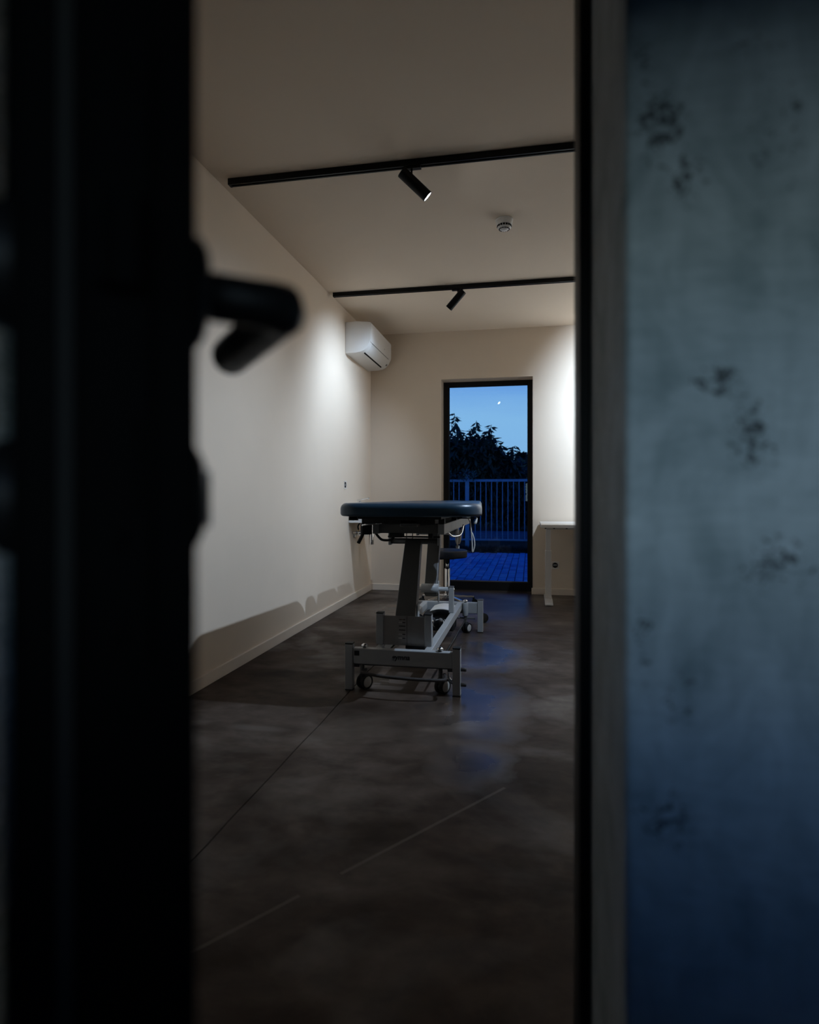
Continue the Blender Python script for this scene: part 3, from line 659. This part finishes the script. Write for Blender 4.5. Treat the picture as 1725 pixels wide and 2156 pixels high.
# base: near cross bar with posts
def end_frame(y, far):
    for x in (-0.923, -0.364):
        p = MB().box(x-0.020, x+0.020, y-0.020, y+0.020, 0.004, 0.236, 0.003).build('post', M['steel'], tt)
        MB().box(x-0.0205, x+0.0205, y-0.0205, y+0.0205, 0.236, 0.244, 0.003).build('cap', M['blackmatte' if not far else 'steeldark'], p)
        MB().box(x-0.0205, x+0.0205, y-0.0205, y+0.0205, 0.0, 0.0045, 0.001).build('foot_pad', M['rubber'], p)
    return MB().box(-0.903, -0.384, y-0.014, y+0.026, 0.137, 0.217, 0.004).build('end_bar', M['steel'], tt)
nb = end_frame(3.10, False); fb = end_frame(4.59, True)
# lettering on the near bar
cu = bpy.data.curves.new('lettering', 'FONT'); cu.body = 'gymna'; cu.size = 0.036; cu.extrude = 0.0006; cu.align_x = 'CENTER'; cu.shear = 0.15; cu.offset = 0.0009
tmp = bpy.data.objects.new('lettering_source', cu); COL.objects.link(tmp)
bpy.context.view_layer.update()
me = bpy.data.meshes.new_from_object(tmp.evaluated_get(bpy.context.evaluated_depsgraph_get()))
bpy.data.objects.remove(tmp); me.name = 'lettering'; me.materials.clear(); me.materials.append(M['ink'])
lo = bpy.data.objects.new('lettering', me); COL.objects.link(lo); lo.parent = nb
lo.location = Vector((TX-0.004, 3.0855, 0.170)) - ORG[nb.name]; lo.rotation_euler = (R(90), 0, 0); lo['label'] = 'black lettering on the end bar'
MB().box(-0.895, -0.868, 3.0848, 3.0862, 0.180, 0.205, 0.0002).build('rating_plate', M['ink'], nb)
# longitudinal rails
for x in (-0.775, -0.515): MB().box(x-0.019, x+0.019, 3.126, 4.576, 0.168, 0.216, 0.003).build('base_rail', M['steel'], tt)
# uprights carrying the lower pivots and the sheet guard
for x in (-0.786, -0.526):
    p = MB().box(x-0.0195, x+0.0195, 3.19, 3.23, 0.2165, 0.380, 0.003).build('upright', M['steel'], tt)
    MB().box(x-0.020, x+0.020, 3.1895, 3.2305, 0.380, 0.387, 0.003).build('cap', M['blackmatte'], p)
    p = MB().box(x-0.0165, x+0.0165, 4.15, 4.185, 0.2165, 0.388, 0.003).build('upright', M['steel'], tt)
    MB().box(x-0.017, x+0.017, 4.1495, 4.1855, 0.388, 0.395, 0.003).build('cap', M['steeldark'], p)
    MB().lathe([(0, 0.006), (0.007, 0.005), (0.008, 0.0)], (x+0.0165, 4.167, 0.372), (1, 0, 0), 16).build('bolt', M['chrome'], p)
    MB().lathe([(0, 0.006), (0.007, 0.005), (0.008, 0.0)], (x+0.0195, 3.21, 0.345), (1, 0, 0), 16).build('bolt', M['chrome'], tt)
gp = MB().box(-0.766, -0.546, 3.196, 3.200, 0.2165, 0.371, 0.001).build('guard_plate', M['satin'], tt)
for k, z in enumerate((0.352, 0.337, 0.318, 0.297, 0.275, 0.254)):
    MB().box(-0.682, -0.648, 3.1952, 3.1965, z-0.0022, z+0.0022, 0.0005).build('slot', M['hole'], gp)
    if k in (1, 4, 5): MB().box(-0.684, -0.664, 3.1940, 3.1955, z-0.0026, z+0.0024, 0.0006).build('slot_tab', M['grip'], gp)
MB().box(-0.640, -0.638, 3.1952, 3.1962, 0.2165, 0.371).build('seam', M['hole'], gp)
MB().cyl((-0.766, 3.235, 0.345), (-0.546, 3.235, 0.345), 0.014, seg=18).build('lower_pivot', M['steel'], tt)
MB().cyl((-0.770, 4.167, 0.373), (-0.543, 4.167, 0.373), 0.0155, seg=20).build('lower_pivot', M['steel'], tt)
MB().cyl((-0.730, 4.160, 0.378), (-0.612, 4.160, 0.378), 0.031, seg=28).build('pivot_housing', M['steel'], tt)
# motor, actuator and cables low in the base
MB().cyl((TX, 3.32, 0.21), (TX, 4.12, 0.17), 0.024, 0.019, 18).build('actuator', M['blackmatte'], tt)
MB().box(-0.700, -0.585, 3.45, 3.80, 0.075, 0.160, 0.008).build('motor_box', M['blackmatte'], tt)
MB().box(-0.755, -0.535, 4.36, 4.54, 0.045, 0.165, 0.010).build('control_box', M['blackmatte'], tt)
mb = MB(); pr = [(-0.70 + 0.165*k/10, 0.178 + 0.032*math.sin(math.pi*(0.15+0.7*k/10))) for k in range(11)]
mb.prism(pr + [(x, z-0.004) for x, z in pr[::-1]], lambda x, z: (x, 4.33, z), lambda x, z: (x, 4.56, z)); mb.build('cover', M['white'], tt, label='white arched cover plate')
MB().lathe([(0, 0.0), (0.012, 0.001), (0.015, 0.010), (0.013, 0.024), (0.008, 0.032), (0, 0.033)], (-0.630, 4.34, 0.128), (0.5, -0.8, 0.1), 16).build('plug', M['greyoval'], tt)
for pts in ([(-0.640, 4.35, 0.130), (-0.665, 4.30, 0.128), (-0.672, 4.30, 0.100), (-0.662, 4.31, 0.080)], [(-0.605, 4.34, 0.125), (-0.595, 4.31, 0.095), (-0.575, 4.31, 0.085), (-0.565, 4.33, 0.100), (-0.578, 4.33, 0.115)],
            [(-0.60, 4.345, 0.130), (-0.578, 4.33, 0.128), (-0.563, 4.34, 0.112)]):
    MB().tube(spline(pts, 5), 0.0032, 8).build('white_cable', M['grip'], tt, label='white cable by the control box')
for pts in ([(-0.662, 4.31, 0.085), (-0.640, 4.25, 0.050), (-0.645, 4.16, 0.035), (-0.690, 4.05, 0.02)], [(-0.745, 4.30, 0.16), (-0.752, 4.22, 0.185), (-0.72, 4.16, 0.17), (-0.73, 4.0, 0.10), (-0.70, 3.8, 0.10)]):
    MB().tube(spline(pts, 6), 0.0042, 8).build('black_cable', M['rubber'], tt)
# casters
def caster(x, y, r, ang, hubm, zt=0.137, fork=True):
    ca = MB().cyl((x, y, r+0.012), (x, y, zt), 0.011, seg=16).build('caster', M['steeldark'], tt)
    ax = Vector((math.cos(ang), math.sin(ang), 0)); back = Vector((-ax.y, ax.x, 0))*0.016
    c = Vector((x, y, r)) + back
    MB().lathe([(0, 0.032), (0.018, 0.031), (0.022, 0.018), (0.022, 0.0)], Vector((x, y, r+0.010)) + back*0.4, (0, 0, 1), 20).build('fork', M['blackmatte'], ca)
    for sg in (-1, 1):
        o0 = c + ax*sg*0.005
        MB().lathe([(r*0.72, 0), (r*0.97, 0.0005), (r, 0.003), (r, 0.015), (r*0.96, 0.0185), (r*0.74, 0.0190)], o0, ax*sg, 32).build('wheel', M['rubber'], ca, smooth=40)
        MB().lathe([(0, 0.0225), (r*0.40, 0.0220), (r*0.68, 0.0195), (r*0.74, 0.016), (r*0.74, 0.0)], o0, ax*sg, 32).build('wheel_hub', hubm, ca, smooth=40)
    return ca
caster(-0.858, 3.110, 0.0385, R(-32), M['wheelgrey']); caster(-0.448, 3.110, 0.0385, R(-32), M['wheelgrey'])
cr = caster(-0.470, 4.545, 0.036, R(-28), M['wheelgrey'], 0.13); caster(-0.86, 4.600, 0.036, R(-28), M['wheelgrey'])
MB().lathe([(0, 0), (0.020, 0), (0.021, 0.004), (0.021, 0.092), (0.019, 0.097), (0, 0.097)], (-0.470, 4.545, 0.125), (0, 0, 1), 24).build('sleeve', M['steel'], cr)
for (x, y, z) in ((-0.845, 3.105, 0.2165), (-0.450, 3.105, 0.2165), (-0.470, 4.545, 0.222), (-0.86, 4.60, 0.2165)):
    MB().lathe([(0, 0.0), (0.009, 0), (0.009, 0.006), (0.016, 0.008), (0.018, 0.013), (0.013, 0.019), (0.005, 0.023), (0, 0.0235)], (x, y, z), (0, 0, 1), 24).build('adjusting_knob', M['chrome'], tt)
# central brake pedal bar and linkage
MB().tube(spline([(-0.835, 3.095, 0.108), (-0.838, 3.04, 0.113), (-0.815, 3.008, 0.114), (-0.72, 2.985, 0.110), (-0.607, 2.975, 0.108), (-0.50, 2.985, 0.104), (-0.425, 3.003, 0.101), (-0.412, 3.03, 0.102), (-0.425, 3.09, 0.105)], 6), 0.0085, 12).build('brake_pedal', M['brownrubber'], tt, label='long curved foot bar')
MB().cyl((-0.900, 3.125, 0.128), (-0.386, 3.125, 0.128), 0.0065, seg=6).build('brake_rod', M['steeldark'], tt)
MB().cyl((-0.85, 4.565, 0.105), (-0.40, 4.565, 0.105), 0.0065, seg=6).build('brake_rod', M['steeldark'], tt)
for x in (-0.80, -0.47): MB().tube([(x, 3.13, 0.125), (x+0.005, 4.54, 0.105)], 0.006, 8).build('linkage_rod', M['blackmatte'], tt)
for x in (-0.89, -0.40): MB().box(x-0.014, x+0.014, 3.115, 3.140, 0.112, 0.1375, 0.002).build('rod_bracket', M['steeldark'], tt)
MB().tube(spline([(-0.412, 3.16, 0.128), (-0.413, 3.16, 0.095), (-0.411, 3.16, 0.070), (-0.400, 3.16, 0.057), (-0.384, 3.155, 0.055), (-0.350, 3.13, 0.054)], 5), 0.007, 10).build('brake_pipe', M['chrome'], tt)
MB().tube(spline([(-0.43, 3.16, 0.07), (-0.425, 3.16, 0.052), (-0.40, 3.16, 0.044), (-0.37, 3.13, 0.044)], 5), 0.0035, 8).build('brake_wire', M['steeldark'], tt)
for z in (0.131, 0.055): MB().lathe([(0, 0), (0.0095, 0), (0.0095, 0.024), (0.0075, 0.028), (0, 0.0285)], (-0.3445, 3.105, z), (1, 0, 0), 18).build('bumper', M['brownrubber'], tt)
# outrigger wheel at the far end
ow = MB().obox((-0.384, 4.63, 0.150), (-0.384, 4.96, 0.125), 0.028, 0.022, bev=0.003).build('outrigger', M['steel'], tt)
MB().cyl((-0.384, 4.95, 0.060), (-0.384, 4.95, 0.142), 0.0145, seg=18).build('outrigger_stem', M['chrome'], ow)
mb = MB(); mb.lathe([(0, 0.0), (0.026, 0), (0.036, 0.004), (0.037, 0.008), (0.037, 0.030), (0.036, 0.034), (0.026, 0.038), (0, 0.038)], (-0.3776, 4.962, 0.037), (0.55, -0.83, 0), 28); mb.build('outrigger_wheel', M['rubber'], ow, smooth=40)
# hand levers and hoses on the window side
MB().tube(spline([(-0.485, 3.62, 0.800), (-0.470, 3.66, 0.775), (-0.455, 3.70, 0.762), (-0.430, 3.80, 0.762), (-0.425, 3.90, 0.780), (-0.424, 3.97, 0.818)], 6), 0.0055, 10).build('lever_rod', M['chrome'], tt)
gr = MB(); gr.tube([(-0.438, 3.93, 0.790), (-0.440, 3.93, 0.775), (-0.446, 3.925, 0.725), (-0.450, 3.92, 0.705), (-0.451, 3.92, 0.700)], 0.012, 14, True, [0.008, 0.012, 0.0125, 0.011, 0.007]); gr.build('lever_grip', M['grip'], tt, label='pale grey hanging grip')
gr = MB(); gr.tube([(-0.460, 3.90, 0.782), (-0.462, 3.90, 0.72), (-0.452, 3.90, 0.690)], 0.005, 10); gr.box(-0.464, -0.442, 3.895, 3.905, 0.672, 0.692, 0.002); gr.build('grip_strap', M['grip'], tt)
MB().tube([(-0.480, 3.88, 0.866), (-0.338, 3.90, 0.866)], 0.004, 8).build('side_lever', M['blackmatte'], tt)
MB().tube([(-0.335, 3.90, 0.872), (-0.333, 3.90, 0.862), (-0.338, 3.895, 0.842), (-0.342, 3.893, 0.832), (-0.343, 3.893, 0.829)], 0.008, 12, True, [0.004, 0.0065, 0.009, 0.009, 0.006]).build('side_lever_grip', M['grip'], tt, label='pale grey knob grip')
MB().tube(spline([(-0.385, 3.88, 0.866), (-0.374, 3.90, 0.84), (-0.366, 3.90, 0.78), (-0.361, 3.90, 0.70), (-0.359, 3.90, 0.655), (-0.352, 3.90, 0.665), (-0.345, 3.90, 0.70), (-0.350, 3.90, 0.74), (-0.362, 3.90, 0.775)], 6), 0.0038, 10).build('cable_loop', M['grip'], tt, label='white looped hand control cable')

# ------------------------------------------------------------------ stool
SX, SY = -0.755, 5.68
st = thing('stool', (SX, SY, 0), 'round black rolling stool with chrome column beside the glass door', 'stool')
MB().lathe([(0, 0), (0.176, 0), (0.181, 0.004), (0.183, 0.010), (0.183, 0.060), (0.181, 0.065), (0.174, 0.069), (0.08, 0.071), (0, 0.071)], (SX, SY, 0.442), (0, 0, 1), 48).build('seat', M['stoolvinyl'], st, smooth=50)
MB().box(SX-0.07, SX+0.07, SY-0.07, SY+0.07, 0.428, 0.442, 0.004).build('seat_plate', M['blackmatte'], st)
MB().lathe([(0, 0), (0.022, 0), (0.024, 0.04), (0, 0.04)], (SX, SY, 0.390), (0, 0, 1), 24).build('collar', M['blackmatte'], st)
MB().tube(spline([(SX, SY, 0.428), (SX-0.09, SY-0.06, 0.425), (SX-0.15, SY-0.10, 0.405)], 5), 0.006, 8).build('height_lever', M['blackmatte'], st)
MB().cyl((SX, SY, 0.335), (SX, SY, 0.40), 0.0145, seg=20).build('gas_lift', M['chrome'], st)
MB().lathe([(0, 0.245), (0.022, 0.245), (0.026, 0.24), (0.026, 0.0), (0, 0)], (SX, SY, 0.095), (0, 0, 1), 28).build('column', M['chrome'], st, smooth=40)
MB().lathe([(0, 0.04), (0.032, 0.04), (0.038, 0.02), (0.036, 0), (0, 0)], (SX, SY, 0.068), (0, 0, 1), 24).build('hub', M['chrome'], st, smooth=40)
for k in range(5):
    a = R(72*k + 20); d = Vector((math.cos(a), math.sin(a), 0)); e1 = Vector((SX, SY, 0)) + d*0.25
    lg = MB().obox((SX+d.x*0.03, SY+d.y*0.03, 0.088), (e1.x, e1.y, 0.072), 0.034, 0.022, bev=0.004, w1=0.024, d1=0.016).build('leg', M['chrome'], st)
    cs = MB().lathe([(0, 0.002), (0.010, 0.002), (0.010, 0.03), (0, 0.03)], (e1.x, e1.y, 0.038), (0, 0, 1), 14).build('caster', M['blackmatte'], st)
    pd = Vector((-d.y, d.x, 0))
    for sg in (-1, 1): MB().lathe([(0, 0.012), (0.018, 0.012), (0.0245, 0.009), (0.025, 0.002), (0.023, 0)], Vector((e1.x, e1.y, 0.025)) + d*0.012 + pd*sg*0.005, pd*sg, 22).build('wheel', M['rubber'], cs, smooth=40)

# ------------------------------------------------------------------ outdoors
MB().box(-14, 14, 11.5, 15.0, -0.2, -0.012).build('lawn', M['grass'], kind='structure')
MB().box(-14, 14, 15.0, 18.6, -0.2, -0.02).build('road', M['road'], kind='structure')
MB().box(-30, 30, 18.6, 60, -0.25, -0.02).build('field', M['grass'], kind='structure')
MB().box(-20, 20, -30, -0.56, -0.25, -0.05).build('terrain', M['grass'], kind='structure')
pt = sroot('patio', (0, 6.8, -0.05))
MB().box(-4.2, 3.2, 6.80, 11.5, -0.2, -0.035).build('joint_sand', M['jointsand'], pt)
PW, PL, GAP = 0.103, 0.205, 0.009
def paver_mesh(k):
    bm = bmesh.new(); w, l, h, c = (PW-GAP)/2, (PL-GAP)/2, 0.05, 0.006
    lo_ = [bm.verts.new((sx*w, sy*l, -h)) for sx, sy in ((-1, -1), (1, -1), (1, 1), (-1, 1))]
    mi = [bm.verts.new((sx*w, sy*l, -c)) for sx, sy in ((-1, -1), (1, -1), (1, 1), (-1, 1))]
    up = [bm.verts.new((sx*(w-c), sy*(l-c), 0)) for sx, sy in ((-1, -1), (1, -1), (1, 1), (-1, 1))]
    for a, b in ((lo_, mi), (mi, up)):
        for i in range(4): bm.faces.new((a[i], a[(i+1) % 4], b[(i+1) % 4], b[i]))
    bm.faces.new(up); me = bpy.data.meshes.new('paver'); bm.to_mesh(me); bm.free(); me.materials.append(PAVER[k]); return me
PM = [paver_mesh(k) for k in range(3)]
rnd = random.Random(11); rest = []
spots = []
for i in range(-40, 31):
    for j in range(23):
        x = -0.45 + i*PW; y = 6.90 + j*PL + (PL/2 if i % 2 else 0)
        if y + PL/2 > 11.5: continue
        vis = -0.150*y - 0.12 < x < 0.02*y + 0.05
        spots.append((0 if vis else 1, y, x))
spots.sort()
for n, (v, y, x) in enumerate(spots):
    z = -0.022 + rnd.uniform(-0.006, 0.006); rz = rnd.uniform(-0.012, 0.012); k = rnd.randrange(3)
    if n < 290:
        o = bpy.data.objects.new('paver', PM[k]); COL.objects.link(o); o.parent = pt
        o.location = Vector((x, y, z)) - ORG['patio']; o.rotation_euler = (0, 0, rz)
    else: rest.append((x, y, z, k))
bm = bmesh.new()
for (x, y, z, k) in rest:
    t0 = len(bm.faces); bm.from_mesh(PM[k]); bm.verts.ensure_lookup_table(); bm.faces.ensure_lookup_table()
    for v in bm.verts[-12:]: v.co += Vector((x, y, z)) - ORG['patio']
    for f in bm.faces[t0:]: f.material_index = k
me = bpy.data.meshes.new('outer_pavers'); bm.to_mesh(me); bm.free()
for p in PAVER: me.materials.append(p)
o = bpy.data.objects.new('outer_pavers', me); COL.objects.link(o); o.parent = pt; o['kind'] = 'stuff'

# fence
FY = 12.0
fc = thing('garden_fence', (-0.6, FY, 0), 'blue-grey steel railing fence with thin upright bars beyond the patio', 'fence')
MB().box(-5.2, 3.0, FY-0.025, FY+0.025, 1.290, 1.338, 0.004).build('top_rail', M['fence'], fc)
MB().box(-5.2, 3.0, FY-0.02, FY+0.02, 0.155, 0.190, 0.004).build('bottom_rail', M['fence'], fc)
bmx = MB(); bmx.box(-0.0075, 0.0075, -0.0075, 0.0075, 0.18, 1.295); bar_me = None
x = -1.574 - 0.1045*33
posts = (-1.207, -3.6, 1.18)
for px_ in posts:
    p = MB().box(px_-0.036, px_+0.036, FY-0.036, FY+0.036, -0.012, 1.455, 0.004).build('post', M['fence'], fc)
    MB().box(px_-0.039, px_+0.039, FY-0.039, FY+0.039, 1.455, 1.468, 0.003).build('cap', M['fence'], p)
while x < 2.95:
    if x > -5.1 and all(abs(x-q) > 0.07 for q in posts):
        if bar_me is None:
            o = bmx.build('bar', M['fence'], fc); bar_me = o.data; o.location.x = 0; base_off = Vector((0, FY, 0))
            # mesh was shifted to the fence origin: place by offset
            o.location = Vector((x, FY, 0))
        else:
            o = bpy.data.objects.new('bar', bar_me); COL.objects.link(o); o.parent = fc; o.location = Vector((x, FY, 0))
    x += 0.1045

# vegetation
def leaf_mesh(name, leaves, m, parent=None, kind='stuff'):
    vs, fs = [], []
    off = ORG[parent.name] if parent else Vector((0, 0, 0))
    for (p, d, l, w, nrm) in leaves:
        p = p - off; sd = d.cross(nrm)
        if sd.length < 1e-4: sd = d.cross(Vector((1, 0, 0.3)))
        sd.normalize(); n = len(vs); mid = p + d*(l*0.45) - nrm*(l*0.06)
        vs += [tuple(p), tuple(mid+sd*w/2), tuple(p+d*l), tuple(mid-sd*w/2)]; fs.append((n, n+1, n+2, n+3))
    me = bpy.data.meshes.new(name); me.from_pydata(vs, [], fs); me.materials.append(m)
    o = bpy.data.objects.new(name, me); COL.objects.link(o)
    if parent: o.parent = parent; ORG[o.name] = ORG[parent.name]
    if kind: o['kind'] = kind
    return o
def rv(r): return Vector((r.uniform(-1, 1), r.uniform(-1, 1), r.uniform(-1, 1)))
def shoot_leaves(r, path, out, l=0.15, w=0.042, n_per=3, droop=1.0):
    """pairs of drooping leaflets along the last stretch of a branch"""
    n = len(path) - 1
    for q, (a, b) in enumerate(zip(path, path[1:])):
        for k in range(n_per):
            p = a.lerp(b, r.random())
            an = r.uniform(0, 2*math.pi); side = Vector((math.cos(an), 0.6*math.sin(an), 0))
            d = (side + Vector((0, 0, 0.25 - droop*r.uniform(0.2, 1.3)))).normalized()
            taper_ = 1.0 if q < n-3 else 0.75
            out.append((p, d, l*taper_*r.uniform(0.7, 1.25), w*r.uniform(0.8, 1.2), (rv(r)*0.5+Vector((0, -0.6, 0.6))).normalized()))
def tree(name, base, tips, blobs, label, m, n_fill, seed, trunk_r=0.07, l=0.20, w=0.058, group='trees and shrubs beyond the fence', cat='tree'):
    r = random.Random(seed); base = Vector(base)
    t = thing(name, tuple(base), label, cat, group)
    fork = base + Vector((0, 0, 0.55))
    MB().tube(spline([tuple(base), tuple(base+Vector((0.03, 0, 0.3))), tuple(fork)], 3), trunk_r, 8, True, [trunk_r*(1-0.04*i) for i in range(7)]).build('trunk', M['bark'], t)
    leaves = []
    for tip in tips:
        tip = Vector(tip); mid = fork.lerp(tip, 0.55) + Vector((r.uniform(-.06, .06), r.uniform(-.1, .1), -0.10))
        path = spline([tuple(fork), tuple(mid), tuple(tip)], 10)
        rad = [max(0.006, trunk_r*0.55*(1-i/len(path))) for i in range(len(path))]
        MB().tube(path, 0.02, 6, True, rad).build('branch', M['bark'], t)
        shoot_leaves(r, path[8:], leaves, l, w, 9)
    for (cx, cy, cz, rx, ry, rz, wgt) in blobs:
        for k in range(int(n_fill*wgt)):
            q = rv(r)
            while q.length > 1: q = rv(r)
            p = Vector((cx+q.x*rx, cy+q.y*ry, cz+q.z*rz))
            d = (rv(r)*0.8 + Vector((0, 0, -0.5))).normalized()
            leaves.append((p, d, l*r.uniform(0.7, 1.3), w*r.uniform(0.9, 1.6), (rv(r)*0.6+Vector((0, 0, 1))).normalized()))
    leaf_mesh('foliage', leaves, m, t)
    return t
TY = 14.0
tips = [(-1.70, TY, 2.90), (-1.80, TY+.2, 2.72), (-1.20, TY, 2.72), (-1.32, TY, 2.55), (-0.86, TY, 2.62), (-0.80, TY, 2.36), (-0.95, TY, 2.48), (-0.34, TY, 2.14), (-0.42, TY, 2.02), (-0.30, TY-.1, 1.78),
        (-0.72, TY, 2.08), (-2.3, TY, 2.95), (-2.8, TY, 2.7), (-1.55, TY-.3, 2.5), (-0.55, TY, 1.95)]
blobs = [(-1.55, TY, 1.75, 0.75, 0.6, 0.66, 1.2), (-1.05, TY, 1.75, 0.55, 0.5, 0.62, 1.0), (-0.62, TY, 1.52, 0.48, 0.45, 0.40, 0.8), (-2.4, TY, 1.7, 0.9, 0.6, 0.9, 1.0),
         (-1.3, TY, 1.0, 1.1, 0.5, 0.55, 1.1), (-0.35, TY, 1.2, 0.35, 0.4, 0.45, 0.5), (-0.15, TY, 0.85, 0.4, 0.4, 0.45, 0.5)]
tree('leafy_shrub_tree', (-1.45, TY, -0.02), tips, blobs, 'tall dark leafy tree with drooping shoots rising behind the fence post', M['leaves'], 2600, 5)
def bush(name, base, rx, ry, h, label, m, n, seed, l=0.13, w=0.05, z0=0.0, cat='shrub'):
    r = random.Random(seed); base = Vector(base); t = thing(name, tuple(base), label, cat, 'trees and shrubs beyond the fence')
    for k in range(5):
        a = 2*math.pi*k/5; MB().tube([tuple(base), (base.x+math.cos(a)*rx*0.2, base.y+math.sin(a)*ry*0.2, base.z+h*0.35), (base.x+math.cos(a)*rx*0.6, base.y+math.sin(a)*ry*0.6, base.z+h*0.75)], 0.015, 6).build('stem', M['bark'], t)
    leaves = []
    for k in range(n):
        q = rv(r)
        while q.length > 1 or q.z < -0.9: q = rv(r)
        p = base + Vector((q.x*rx, q.y*ry, h*0.5 + q.z*h*0.5 + 0.03*math.sin(q.x*9)))
        leaves.append((p, (rv(r)+Vector((0, 0, 0.2))).normalized(), l*r.uniform(0.6, 1.3), w*r.uniform(0.8, 1.4), (rv(r)*0.7+Vector((0, 0, 1))).normalized()))
    leaf_mesh('foliage', leaves, m, t); return t
bush('rounded_bush', (-0.35, 19.2, -0.02), 1.0, 0.6, 0.95, 'low pale-edged bush across the road, seen between the fence bars', M['leaves2'], 1500, 21, 0.16, 0.07)
bush('rounded_bush', (-3.0, 19.4, -0.02), 1.2, 0.7, 1.05, 'low bush across the road, mostly behind the treatment table cushion', M['leaves2'], 1500, 22, 0.16, 0.07)
bush('rounded_bush', (0.55, 15.6, -0.02), 0.55, 0.5, 1.15, 'small bush behind the fence at the window frame', M['leaves'], 900, 23)
bush('dark_hedge', (-1.0, 22.5, -0.02), 5.5, 0.8, 2.3, 'long dark hedge closing the garden view behind the road', M['leaves'], 9000, 24, 0.22, 0.11, cat='hedge')
# climbing plant along the fence top by the post
r = random.Random(31); vp = thing('climbing_plant', (-1.45, FY-0.12, 1.34), 'pale-leaved climbing plant lying along the top of the fence by the post', 'climbing plant')
path = spline([(-2.4, FY-0.12, 1.44), (-2.0, FY-0.12, 1.46), (-1.6, FY-0.12, 1.43), (-1.3, FY-0.12, 1.42), (-1.15, FY-0.12, 1.45), (-1.03, FY-0.12, 1.36)], 8)
MB().tube(path, 0.006, 6).build('vine', M['bark'], vp)
lv = []
for q in range(330):
    i = r.randrange(len(path)-1); p = path[i].lerp(path[i+1], r.random()) + Vector((0, r.uniform(-.05, .03), r.uniform(-.10, .06)))
    lv.append((p, (rv(r)+Vector((0.2, 0, 0))).normalized(), r.uniform(0.04, 0.075), r.uniform(0.025, 0.04), (rv(r)*0.5+Vector((0, 0, 1))).normalized()))
leaf_mesh('foliage', lv, M['leaves2'], vp)
# far conifers
def conifer(base, h, rad, label, seed):
    r = random.Random(seed); base = Vector(base); t = thing('conifer', tuple(base), label, 'tree', 'trees and shrubs beyond the fence')
    MB().cyl(tuple(base), (base.x, base.y, base.z+h*0.95), 0.12, 0.02, 8).build('trunk', M['bark'], t)
    lv = []
    for k in range(1700):
        u = r.random()**0.75; z = h*(0.06+0.94*u); rr = rad*(1-u)**0.8*(0.75+0.35*math.sin(z*7)) + 0.04
        a = r.uniform(0, 2*math.pi); q = rr*math.sqrt(r.random())
        d = Vector((math.cos(a), math.sin(a), r.uniform(-0.2, 0.5))).normalized()
        lv.append((base+Vector((math.cos(a)*q, math.sin(a)*q, z)), d, r.uniform(0.2, 0.4), 0.13, (rv(r)*0.6+Vector((0, 0, 1))).normalized()))
    leaf_mesh('foliage', lv, M['needles'], t)
conifer((-0.42, 30, -0.02), 3.1, 0.55, 'slim distant conifer, tallest top at the window frame', 41)
conifer((0.95, 33.5, -0.02), 2.8, 0.9, 'broad distant conifer cut off by the window frame', 42)
conifer((-1.75, 34, -0.02), 2.3, 0.8, 'low distant conifer showing between the tree shoots and the slim conifer', 43)
# grass blades at the edge of the patio
r = random.Random(51); lv = []
for k in range(5200):
    p = Vector((r.uniform(-3.6, 1.6), 11.5 + 0.42*r.random()**1.2, -0.015))
    lv.append((p, (rv(r)*0.45+Vector((0, 0, 1))).normalized(), r.uniform(0.04, 0.11), 0.012, rv(r).normalized()))
g = leaf_mesh('grass', lv, M['grass'])
